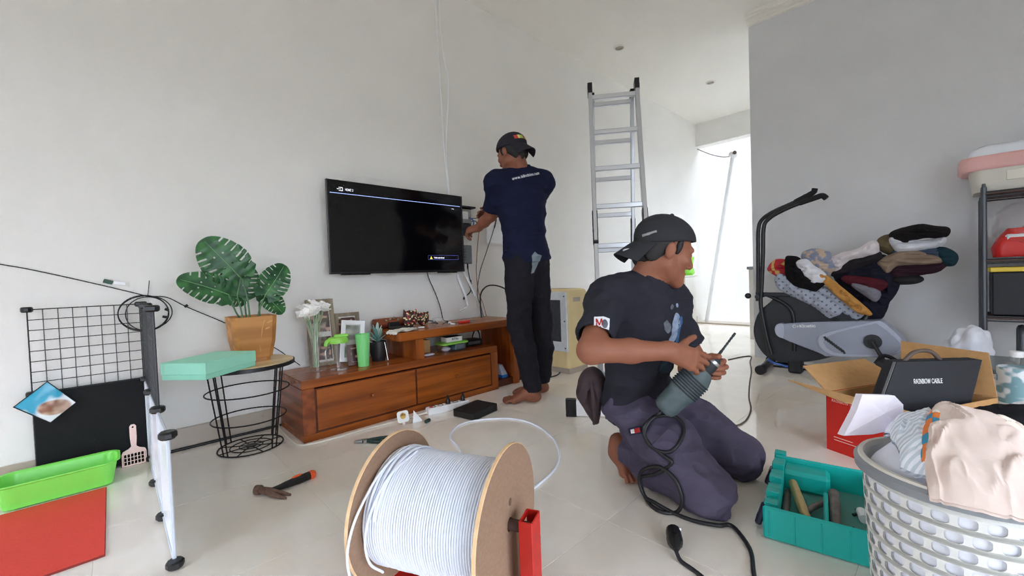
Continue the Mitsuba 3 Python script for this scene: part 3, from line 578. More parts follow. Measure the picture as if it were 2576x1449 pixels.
# photo frames
mat('m_frametan', None, .5, tex=wood((150, 136, 112), (116, 100, 80), 'z')); mat('m_mahog', (86, 34, 24), .4); mat('m_matwhite', (222, 220, 214), .7)
mat('m_photo', None, .25, tex=mikit.proc(lambda p, n, uv: mikit.mix(lin(78, 46, 40), lin(196, 160, 140), mikit.smoothstep(.5, .72, mikit.noise(p.x * 60, p.y * 20, p.z * 55)))))
mat('m_photogrey', None, .15, tex=mikit.proc(lambda p, n, uv: mikit.mix(lin(118, 122, 112), lin(176, 180, 172), mikit.smoothstep(.3, .7, mikit.noise(p.x * 30, p.y * 20, p.z * 30)))))
def picture(label, W, H, border, wins, c, yaw, lean, m, photo='m_photo', roll=0, matte='m_matwhite', depth=.016):
    """local: x right, y up, z toward the viewer (-y)"""
    t = thing('photo_frame', label, 'photo frame')
    rot = [('z', roll), ('x', 90 - lean), ('z', yaw)]
    pl = lambda q: tf(q, rot=rot, loc=c)
    op = sbox(-W / 2, 0, W / 2, H)
    part(t, 'moulding', pl(tf(ext(op.difference(sbox(-W / 2 + border, border, W / 2 - border, H - border)), depth), loc=(0, 0, -depth / 2))), m)
    part(t, 'backing', pl(bx(-W / 2 + .003, W / 2 - .003, .003, H - .003, -depth / 2 - .002, -depth / 2 + .003)), matte)
    for a in wins: part(t, 'photograph', pl(bx(a[0], a[2], a[1], a[3], -.004, -.003)), photo)
    return t
picture('tall tan wooden frame with two photographs at the wall end of the stand', .155, .395, .022, [(-.05, .20, .05, .365), (-.05, .035, .05, .17)], (.895, 2.555, zt + .001), -4, 9, 'm_frametan')
picture('smaller tan wooden photograph frame leaning at the wall behind the white frame', .15, .30, .022, [(-.05, .15, .05, .27), (-.05, .03, .05, .13)], (1.055, 2.565, zt + .001), -4, 8, 'm_frametan')
picture('white frame with a pale picture tilted against the tan frames', .135, .25, .024, [(-.04, .027, .04, .222)], (1.02, 2.47, zt + .013), -14, 16, 'm_white', 'm_photogrey', -7)
picture('small dark red frame standing behind the green tumbler', .11, .12, .018, [(-.036, .02, .036, .10)], (1.035, 2.415, zt + .001), -10, 6, 'm_mahog')
# on the raised shelf
mat('m_log', None, .5, tex=wood((150, 76, 40), (96, 44, 24), 'x')); mat('m_logend', (120, 52, 36), .6)
t = thing('log_ornament', 'carved reddish wooden log ornament lying on the raised shelf by the wall', 'ornament')
part(t, 'log', tube([(1.225, 2.585, zs + .034), (1.30, 2.587, zs + .034), (1.40, 2.585, zs + .034), (1.47, 2.583, zs + .034)], [.033, .034, .032, .03], 20), 'm_log', 40)
for i in range(7): part(t, 'knot', ball((1.30 + .028 * i, 2.562 - .004 * (i % 2), zs + .052 + .006 * (i % 3)), .009, 1), 'm_frametan', 50)
mat('m_owl', None, .6, tex=mikit.proc(lambda p, n, uv: (lambda v: mikit.mix(lin(64, 28, 26), mikit.mix(lin(232, 214, 160), lin(196, 60, 60), dr.select(v[2] > .72, 1.0, 0.0)), mikit.smoothstep(.36, .26, v[0])))(mikit.voronoi(p.x * 62 + p.y * 20, p.z * 62))))
def owl(label, c, w, h, yaw):
    t = thing('owl_pouch', label, 'pouch', 'patterned owl pouches')
    f = lambda P: smin(smin(elld(P, (0, 0, h * .47), (w * .5, .024, h * .5)), capd(P, (-w * .36, 0, h * .78), (-w * .42, 0, h), .012, .004), .012), capd(P, (w * .36, 0, h * .78), (w * .42, 0, h), .012, .004), .012)
    part(t, 'body', tf(sdf_mesh(f, (-w * .7, -.04, -.006), (w * .7, .04, h * 1.15), .004), rot=('z', yaw), loc=c), 'm_owl', True)
    for s in (-1, 1): part(t, 'eye', tf(lathe([(.001, -.002), (.008, -.002), (.008, .001), (.001, .003)], 12), rot=[('x', 90), ('z', yaw)], loc=np.array(c) + (s * .016 * math.cos(math.radians(yaw)), -.0235 + s * .016 * math.sin(math.radians(yaw)), h * .70)), 'm_frametan', 30)
owl('larger of the two dotted owl pouches on the raised shelf', (1.425, 2.47, zs), .098, .118, -8); owl('smaller dotted owl pouch beside the clear bag', (1.535, 2.49, zs), .085, .095, -12)
t = thing('paper_sheets', 'loose white paper sheets hanging over the left end of the raised shelf', 'paper')
for i, (dx, dz, ya) in enumerate(((0, 0, 20), (.02, .003, 34))):
    def sh(u, v, dx=dx, dz=dz):
        x = (u - .5) * .17; y = (v - .5) * .11; d = np.clip(-.065 - x, 0, 1); return np.stack([x + d * .35, y, dz - d * .75 + .003 * np.sin(20 * v + 9 * u)], -1)
    part(t, 'sheet', tf(grid_sheet(sh, 16, 8, .0006), rot=('z', ya * .3), loc=(1.285 + dx, 2.335 + .02 * i, zs + .005)), 'm_offwhite', 40)
one('flat_phone', obox((1.345, 2.46, zs + .010), (.15, .075, .012), -14, .004), 'm_black', 'flat black phone lying on the papers on the raised shelf', 'phone')
one('small_case', obox((1.345, 2.555, zs + .02), (.075, .045, .04), -5, .004), 'm_black', 'small black case behind the phone on the raised shelf', 'case')
t = thing('clear_bag', 'crumpled clear plastic bag with dark leads inside on the raised shelf', 'bag')
def crum(c, R, s, seed, sub=3, amp=.35):
    m = trimesh.creation.icosphere(sub, 1.0); n = fb(m.vertices * 1.0 + seed, 2.3, seed, 3); m.vertices = m.vertices * (1 + amp * 2 * n)[:, None] * np.array(s) * R; m.vertices[:, 2] -= m.vertices[:, 2].min(); m.apply_translation(c); return m
part(t, 'film', crum((1.585, 2.40, zs), .055, (1.1, .8, .5), 5), 'm_cello')
part(t, 'lead', tube(spl([(1.555 + .035 * math.cos(q) + .03 * math.sin(.7 * q), 2.40 + .03 * math.sin(q), zs + .012 + .003 * q) for q in np.linspace(0, 9, 14)], 5), .0045, 6), 'm_blackcable', 50)
one('shelf_lead', tube(spl([(1.635, 2.41, zs + .005), (1.665, 2.39, zs + .02), (1.685, 2.42, zs + .008), (1.72, 2.47, zs + .006), (1.74, 2.50, zs + .008)]), .0035, 6), 'm_blackcable', 'short dark lead curling on the shelf beside the clear bag', 'cable', smooth=50)
mat('m_redplastic', (206, 44, 36), .35)
t = thing('red_cutter', 'small red cutter lying on the raised shelf', 'tool')
part(t, 'grip', obox((1.775, 2.35, zs + .008), (.085, .026, .016), -6, .004), 'm_redplastic'); part(t, 'blade', obox((1.828, 2.344, zs + .006), (.04, .014, .006), -6, .001), 'm_steel')
one('wooden_skewer', cyl((1.72, 2.42, zs + .0035), (1.935, 2.415, zs + .0035), .003, k=6), 'm_frametan', 'thin pale wooden stick lying behind the red cutter', 'stick')
for i, (x, y, a, l) in enumerate(((1.70, 2.42, 30, 'white plastic clip on the raised shelf beside the dark lead'), (1.665, 2.33, 100, 'small white connector at the front edge of the shelf'), (1.435, 2.355, -20, 'white plug lying in front of the larger owl pouch'))):
    one('plastic_clip', obox((x, y, zs + .006), (.04, .014, .010), a, .003), 'm_white', l, 'clip')
# under the raised shelf
mat('m_card', None, .8, tex=mottled((196, 152, 102), (182, 138, 90), 60.0)); mat('m_box_wh', (226, 226, 220), .5)
t = thing('brown_carton', 'small plain brown carton under the raised shelf next to the divider', 'box')
part(t, 'body', bx(1.425, 1.525, 2.40, 2.50, zt, zt + .085, .001), 'm_card'); part(t, 'flap', obox((1.475, 2.45, zt + .086), (.1, .098, .002), 0, 0), 'm_card')
t = thing('food_container', 'clear food container with a bright green lid under the raised shelf', 'container')
scene['m_clearplastic'] = {'type': 'thindielectric', 'int_ior': 1.4}
cc = (1.65, 2.335)
part(t, 'tub', loft([r3(.185, .10, .02, zt, cc), r3(.20, .115, .022, zt + .055, cc), r3(.196, .111, .022, zt + .055, cc), r3(.181, .096, .02, zt + .003, cc)]), 'm_clearplastic', 40)
part(t, 'lid', loft([r3(.212, .127, .025, zt + .052, cc), r3(.214, .129, .025, zt + .060, cc), r3(.20, .115, .022, zt + .064, cc)]), 'm_lid', 40)
mat('m_packet', (206, 206, 222), .6); mat('m_packet2', (70, 96, 110), .6)
one('soap_packet', crum((1.605, 2.335, zt + .004), .034, (1, .8, .45), 9, 2, .2), 'm_packet', 'small pale packet inside the clear container, its left half', 'packet', smooth=60)
one('blue_packet', obox((1.695, 2.335, zt + .025), (.085, .085, .04), 0, .006), 'm_packet2', 'dull blue packet inside the clear container, its right half', 'packet')
t = thing('carton_pack', 'white carton reading EXTRA lying on the green container lid', 'box')
part(t, 'body', obox((1.655, 2.335, zt + .081), (.125, .07, .031), -3, .001), 'm_box_wh')
part(t, 'lettering', lettering('EXTRA', .013, .0006, (1.632, 2.3005, zt + .076), (1, -.052, 0), (0, 0, 1), .05), 'm_darkgrey'); part(t, 'top', obox((1.655, 2.335, zt + .0975), (.122, .068, .002), -3, 0), 'm_blackmat')
part(t, 'spot', obox((1.70, 2.2985, zt + .08), (.012, .0014, .012), -3, 0), 'm_lid')
t = thing('set_top_box', 'black set-top box beside the clear container under the raised shelf', 'set-top box')
part(t, 'case', obox((1.87, 2.42, zt + .022), (.16, .11, .044), -5, .006), 'm_black'); part(t, 'panel', obox((1.872, 2.364, zt + .022), (.10, .002, .02), -5, 0), 'm_darkgrey')
one('charger_block', obox((1.80, 2.52, zt + .033), (.07, .07, .066), 0, .01), 'm_black', 'black charger block behind the set-top box', 'charger')
one('tissue_scrap', crum((1.45, 2.30, zt), .022, (1.8, .7, .35), 12, 2, .3), 'm_packet', 'small crumpled tissue in front of the brown carton', 'tissue', smooth=60)
one('back_cable', tube(spl([(1.93, 2.47, zt + .03), (1.99, 2.5, zt + .09), (2.03, 2.5, zt + .06), (2.045, 2.5, .22), (2.05, 2.45, .12), (2.10, 2.42, .07), (2.14, 2.40, .056)]), .005, 6), 'm_blackcable', 'black cable running from the set-top box down beside the stand', 'cable', smooth=50)
mat('m_bluebox', (40, 120, 206), .4); mat('m_bluepale', (196, 206, 226), .4)
t = thing('blue_carton', 'blue and white tapered carton on the base rail behind the standing legs', 'box')
part(t, 'body', loft([r3(.06, .13, .004, .051, (2.10, 2.36)), r3(.058, .12, .004, .072, (2.10, 2.36))]), 'm_bluebox'); part(t, 'top', loft([r3(.058, .12, .004, .072, (2.10, 2.36)), r3(.036, .05, .004, .135, (2.115, 2.385))]), 'm_bluepale')
# ---------------------------------------------------------------- things on the floor near the stand
t = thing('power_strip', 'white power strip with dark sockets on the floor at the foot of the stand', 'power strip')
part(t, 'case', obox((1.455, 2.118, .021), (.275, .052, .042), -9, .006), 'm_white')
for i in range(5):
    x, y = 1.455 + (i - 2) * .05 * .988, 2.118 - (i - 2) * .05 * .156
    part(t, 'socket', lathe([(.001, .0415), (.013, .0415), (.0165, .0445), (.0175, .042), (.017, .041)], 16, (x, y, .0)), 'm_lid' if False else 'm_darkgrey', 30)
part(t, 'switch', obox((1.345, 2.135, .0435), (.02, .012, .004), -9, .001), 'm_redplastic', label='red switch')
for x, y, l in ((1.455, 2.118, 'black plug in the middle of the white power strip'), (1.556, 2.102, 'black plug at the far end of the white power strip')):
    one('plug', tube([(x, y, .044), (x, y, .064), (x + .004, y + .003, .078), (x + .006, y + .012, .09)], [.014, .013, .006, .003], 10), 'm_black', l, 'plug', smooth=40)
one('strip_cord', tube(spl([(.650, 2.625, .012), (.642, 2.56, .006), (.636, 2.45, .006), (.632, 2.30, .006), (.640, 2.225, .006), (.685, 2.195, .006), (.80, 2.18, .006), (.95, 2.182, .006), (1.14, 2.166, .006), (1.25, 2.16, .008), (1.318, 2.14, .016)]), .006, 8), 'm_offwhite', 'white flex running round the foot of the stand to the power strip', 'cable', smooth=50)
t = thing('recorder_case', 'flat black recorder case lying on the floor beside the power strip', 'recorder')
part(t, 'case', obox((1.527, 1.943, .021), (.215, .155, .04), 10, .004), 'm_black'); part(t, 'front', obox((1.5405, 1.8665, .021), (.216, .004, .042), 10, .001), 'm_blackmat')
part(t, 'lid', obox((1.527, 1.943, .0418), (.217, .157, .0016), 10, .0005), 'm_blackmat')
mat('m_sticker', None, .4, tex=mikit.proc(lambda p, n, uv: mikit.mix(lin(240, 240, 238), mikit.mix(lin(120, 70, 30), lin(230, 190, 90), mikit.noise(p.x * 120, p.z * 120)), mikit.smoothstep(.018, .014, dr.sqrt(dr.square(p.x - 1.135) + dr.square(p.z - .054))))))
t = thing('sticker_card', 'torn clear packet with a round white sticker leaning by the stand', 'packet')
part(t, 'sticker', tf(ext(rpoly(.066, .062, .014), .0015), rot=[('x', 72), ('z', -8)], loc=(1.135, 2.09, .050)), 'm_sticker'); part(t, 'tag', tf(ext(Polygon([(-.008, 0), (.008, 0), (.005, .022), (-.005, .022)]), .0015), rot=[('x', 72), ('z', -8)], loc=(1.145, 2.10, .001)), 'm_white')
part(t, 'torn_corner', tf(ext(Polygon([(0, 0), (.06, .004), (.012, .07)]), .001), rot=[('x', 78), ('z', -12)], loc=(1.185, 2.075, .001)), 'm_white')
def flat(u, v): return np.stack([1.17 + .20 * u, 2.06 + .075 * (v - .5) + .03 * u, .004 + .006 * fb(np.stack([u * 4, v * 4, 0 * u], -1), 1.0, 4) + .004], -1)
part(t, 'film', grid_sheet(flat, 14, 8), 'm_cello', 60, label='clear film')
mat('m_darkteal', (36, 62, 58), .5)
one('dark_cap', tube([(1.235, 2.02, .011), (1.265, 2.03, .011)], .010, 10), 'm_darkteal', 'small dark green connector cap on the floor beside the sticker packet', 'connector', smooth=40)
# pliers
t = thing('pliers', 'pliers with dark green grips lying on the floor by the reel', 'pliers')
part(t, 'jaws', cat_([tube([(.872, 2.022, .008), (.84, 2.045, .008)], [.011, .004], 8), tube([(.88, 2.028, .008), (.848, 2.052, .008)], [.011, .004], 8), lathe([(.001, .002), (.014, .002), (.014, .016), (.001, .016)], 14, (.885, 2.018, 0))]), 'm_hdd', 40)
for s in (-1, 1): part(t, 'grip', tube(spl([(.89, 2.013, .009), (.915 + .006 * s, 1.99 + .018 * s, .009), (.965 + .012 * s, 1.955 + .026 * s, .009), (1.01 + .006 * s, 1.935 + .02 * s, .009)]), .0085, 8), 'm_darkteal', 50)
# hammer
mat('m_rust', None, .6, tex=mottled((92, 62, 50), (128, 104, 92), 90.0), metal=.3); mat('m_orange', (230, 92, 40), .5)
t = thing('claw_hammer', 'hammer with a rusty head and a black and orange grip on the floor', 'hammer')
part(t, 'head', cat_([tube([(.370, 1.845, .018), (.382, 1.83, .018)], .0175, 12), tube([(.382, 1.83, .018), (.40, 1.80, .016)], [.0125, .015], 10), tube(spl([(.40, 1.80, .016), (.41, 1.765, .012), (.425, 1.735, .008), (.44, 1.715, .004)]), np.linspace(.014, .0035, 25), 8), tube(spl([(.405, 1.80, .016), (.425, 1.77, .013), (.445, 1.745, .009), (.46, 1.73, .004)]), np.linspace(.013, .0035, 25), 8)]), 'm_rust', 40)
h0, h1 = V3(.405, 1.795, .016), V3(.578, 1.822, .016); hp = lambda q: h0 + (h1 - h0) * q
part(t, 'handle', tube([hp(.0), hp(.2), hp(.35), hp(.6), hp(.88)], [.010, .0105, .013, .0155, .016], 12), 'm_black', 40)
part(t, 'grip_end', tube([hp(.87), hp(.95), hp(1.0)], [.0162, .017, .013], 12), 'm_orange', 40, label='orange grip end'); part(t, 'grip_band', tube([hp(.5), hp(.6), hp(.72)], [.0145, .0163, .0162], 12, caps=False), 'm_orange', 40, label='orange band') if False else part(t, 'grip_band', tf(ball((0, 0, 0), .02, 2, (1.2, .35, .4)), rot=('z', 9), loc=hp(.6) + V3(0, .004, .0125)), 'm_orange', 50, label='orange inlay')
# ---------------------------------------------------------------- air cooler
mat('m_cooler', None, .5, tex=mottled((226, 206, 156), (214, 192, 140), 12.0)); mat('m_coolerwhite', None, .45, tex=mottled((222, 226, 228), (206, 210, 212), 30.0)); mat('m_mesh', (58, 60, 62), .7)
t = thing('air_cooler', 'yellowed upright air cooler with a white front and dark grille by the wall', 'air cooler')
cx0, cx1, cy0, cy1 = 2.60, 2.90, 2.085, 2.47
part(t, 'body', loft([np.c_[rrect(.29, .37, .03, 4) + (2.755, 2.28), np.full(16, .05)], np.c_[rrect(.30, .385, .035, 4) + (2.755, 2.28), np.full(16, .09)], np.c_[rrect(.30, .385, .035, 4) + (2.755, 2.28), np.full(16, .63)], np.c_[rrect(.27, .36, .06, 4) + (2.76, 2.28), np.full(16, .675)], np.c_[rrect(.22, .31, .06, 4) + (2.765, 2.28), np.full(16, .685)]]), 'm_cooler', 35)
part(t, 'front', bx(2.593, 2.612, 2.095, 2.465, .185, .665, .004), 'm_coolerwhite', label='white front panel')
k = part(t, 'grille', bx(2.589, 2.594, 2.155, 2.41, .265, .60, .001), 'm_mesh', label='dark grille')
for i in range(9): part(k, 'bar', cyl((2.587, 2.155 + .032 * i, .265), (2.587, 2.155 + .032 * i, .60), .0016, k=5), 'm_darkgrey')
for i in range(5): part(k, 'bar', cyl((2.587, 2.155, .30 + .065 * i), (2.587, 2.41, .30 + .065 * i), .0016, k=5), 'm_darkgrey')
for y, z in ((2.115, .63), (2.115, .43), (2.115, .215), (2.445, .63), (2.445, .215)): part(t, 'screw', lathe([(.001, -.002), (.006, -.002), (.006, .002), (.001, .002)], 10).apply_transform(frame((2.5925, y, z), (0, 1, 0), (0, 0, 1))), 'm_darkgrey')
part(t, 'hand_recess', obox((2.72, 2.0868, .60), (.09, .004, .035), 0, .001), 'm_skirt'); part(t, 'plinth', bx(2.63, 2.88, 2.11, 2.46, .0, .055, .003), 'm_skirt')
for i in range(8): part(t, 'vent_slat', obox((2.895, 2.0895, .60 - .018 * i), (.012, .004, .008), 0, .001), 'm_skirt')
one('cooler_cord', tube(spl([(2.62, 2.20, .006), (2.52, 2.16, .006), (2.40, 2.18, .006), (2.37, 2.25, .006), (2.45, 2.28, .006), (2.56, 2.26, .006)]), .0045, 6), 'm_blackcable', 'thin black flex looped on the floor in front of the air cooler', 'cable', smooth=50)
# ---------------------------------------------------------------- aluminium ladder standing as an A-frame
t = thing('ladder', 'hinged aluminium ladder standing open as an A-frame behind the kneeling man', 'ladder')
D_ = np.array([.60, -.80, 0]); N_ = np.array([.80, .60, 0]); L0 = V3(1.985, 1.365, 0)
def rail(a, b, wd, dp, m, name='rail'):
    a, b = np.array(a), np.array(b); z = b - a; L = np.linalg.norm(z); M = frame(a, D_, np.cross(z, D_)); Z_ = z / L
    M = np.eye(4); M[:3, 0] = D_; M[:3, 2] = Z_; M[:3, 1] = np.cross(Z_, D_); M[:3, 3] = a
    return part(t, name, tf(bx(-wd / 2, wd / 2, -dp / 2, dp / 2, 0, L, .002), M), m)
def lpt(side, z, back=False):
    w = (.0, .302) if not back else (.018, .284)
    s = (.50 * z / 2.09) if not back else (.575 + .33 * (1 - z / 2.09)); 
    return L0 + D_ * w[side] + N_ * s + V3(0, 0, z)
for back in (False, True):
    for sd in (0, 1):
        wd, dp = (.024, .06) if not back else (.022, .055)
        rail(lpt(sd, .0 if back else .0, back), lpt(sd, .98, back), wd, dp, 'm_alu'); rail(lpt(sd, 1.0, back), lpt(sd, 2.0, back), wd, dp, 'm_alu')
        rail(lpt(sd, .985, back) + 0 * D_, lpt(sd, 1.19, back), wd + .008, dp * .8, 'm_black', 'hinge')
        rail(lpt(sd, 1.99 + .0 * back, back), lpt(sd, 2.065 - .02 * back, back), wd + .006, dp + .002, 'm_black', 'end_cap')
    for i in range(8):
        z = .22 + .25 * i
        if z < .1: continue
        a, b = lpt(0, z, back), lpt(1, z, back)
        M = np.eye(4); M[:3, 0] = D_; M[:3, 1] = N_; M[:3, 3] = (a + b) / 2; w2 = (.302 if not back else .266) / 2
        part(t, 'rung', tf(bx(-w2, w2, -.014, .014, -.015, .015, .003), M), 'm_alu')
M = np.eye(4); M[:3, 0] = D_; M[:3, 1] = N_; M[:3, 3] = L0 + D_ * .151 + V3(0, 0, .05) - N_ * .035
part(t, 'stabiliser', tf(bx(-.30, .30, -.017, .017, -.045, .045, .003), M), 'm_white', label='white stabiliser bar'); 
for s in (-1, 1): part(t, 'foot', tf(bx(s * .325 - .03, s * .325 + .03, -.02, .02, -.049, .049, .004), M), 'm_black', label='black rubber foot')
part(t, 'strap', tube(spl([lpt(1, 1.02) - N_ * .03 + V3(-.06, .04, .02), lpt(1, 1.0) - N_ * .04, lpt(1, .99) - N_ * .045 + V3(.03, -.03, .03)]), .012, 6), 'm_darkteal', 50)
# ---------------------------------------------------------------- kitchen cabinet down the passage
mat('m_cab', (226, 224, 216), .45); mat('m_cabyel', (222, 210, 172), .5); mat('m_cabdark', (92, 78, 70), .6); mat('m_knob', (60, 48, 40), .4)
t = thing('kitchen_cabinet', 'low white and cream cabinet against the passage wall with drawer, doors and open niche', 'cabinet')
yy = 2.32
part(t, 'carcass', cat_([bx(4.42, 5.60, yy + .02, 2.63, .075, .43), bx(5.27, 5.60, yy + .02, 2.63, .43, .72), bx(4.42, 4.45, yy + .01, 2.63, .43, .72), bx(4.42, 5.27, 2.60, 2.63, .43, .72)]), 'm_cab')
part(t, 'niche', bx(4.45, 5.27, 2.585, 2.60, .57, .72), 'm_cabyel'); part(t, 'niche_floor', bx(4.45, 5.27, yy + .012, 2.60, .562, .574), 'm_cab')
part(t, 'worktop', bx(4.38, 5.63, yy - .012, 2.632, .72, .738, .003), 'm_cab'); part(t, 'plinth', bx(4.42, 5.60, yy + .03, 2.63, 0, .075), 'm_cabyel')
k = part(t, 'drawer', bx(4.80, 5.26, yy, yy + .02, .42, .555, .002), 'm_cab'); part(k, 'knob', ball((5.0, yy - .012, .50), .014, 2, (1.4, .8, .7)), 'm_knob', 50)
k = part(t, 'drawer', bx(4.45, 4.79, yy, yy + .02, .42, .555, .002), 'm_cab'); part(k, 'knob', ball((4.62, yy - .012, .50), .014, 2, (1.4, .8, .7)), 'm_knob', 50)
for x0, x1, kx in ((4.45, 4.86, 4.83), (4.87, 5.26, 4.91)):
    k = part(t, 'door', bx(x0, x1, yy, yy + .02, .08, .41, .002), 'm_cabyel'); part(k, 'knob', ball((kx, yy - .012, .25), .013, 2, (1.2, .8, .8)), 'm_knob', 50)
k = part(t, 'door', bx(5.28, 5.595, yy, yy + .02, .08, .715, .002), 'm_cab'); part(k, 'knob', ball((5.32, yy - .012, .42), .013, 2, (1.2, .8, .8)), 'm_knob', 50)
mat('m_caddygreen', (140, 216, 70), .4)
t = thing('green_caddy', 'small bright green caddy with a white lip standing on the passage cabinet', 'caddy')
part(t, 'bucket', lathe([(.001, .738), (.07, .738), (.10, .77), (.075, .85), (.095, .98), (.09, .98), (.068, .85), (.09, .78), (.001, .745)], 24, (5.54, 2.41, 0)), 'm_caddygreen', 30); part(t, 'lip', lathe([(.09, .975), (.105, .98), (.105, 1.01), (.09, 1.015)], 24, (5.54, 2.41, 0)), 'm_white', 30)
for i in range(6): part(t, 'bristle', cyl((5.49 + .02 * i, 2.41, .96), (5.48 + .022 * i, 2.40, 1.10 + .03 * (i % 3)), .004, k=5), 'm_grey')
one('green_dish', lathe([(.001, .738), (.06, .738), (.08, .79), (.075, .79), (.055, .745), (.001, .745)], 20, (5.54, 2.56, 0)), 'm_caddygreen', 'small green dish behind the caddy on the passage cabinet', 'dish', smooth=30)
# end of the kitchen counter peeping past the grey wall
mat('m_counter', (196, 192, 184), .4)
t = thing('kitchen_counter', 'plain pale counter end standing beyond the corner of the grey wall', 'counter')
part(t, 'body', bx(5.2, 5.8, .2, 1.56, 0, .79, .002), 'm_counter'); part(t, 'worktop', bx(5.18, 5.82, .18, 1.575, .79, .82, .003), 'm_grey')
# pole and loose line in the yard
t = thing('white_pole', 'white pole with a dark open end leaning in the bright opening', 'pole')
part(t, 'tube', cyl((6.45, 2.53, .0), (6.42, 2.10, 2.40), .026, k=16), 'm_white', 40); part(t, 'end_joint', cyl((6.40, 2.07, 2.39), (6.44, 2.13, 2.43), .04, k=16), 'm_white', 40); part(t, 'hole', cyl((6.37, 2.06, 2.425), (6.385, 2.065, 2.427), .025, k=14), 'm_cabdark', 40)
one('hanging_line', tube(spl([(6.49, 2.62, 2.63), (6.47, 2.42, 2.50), (6.44, 2.25, 2.42), (6.43, 2.15, 2.40)]), .006, 6), 'm_grey', 'thin line sagging from the beam corner to the white pole', 'cable', smooth=50)
mat('m_whitepanel', (236, 236, 234), .4)
one('door_leaf', bx(6.60, 6.64, 1.55, 2.17, .02, 2.05, .003), 'm_whitepanel', 'plain white door leaf standing open at the yard sill', 'door leaf') if False else None
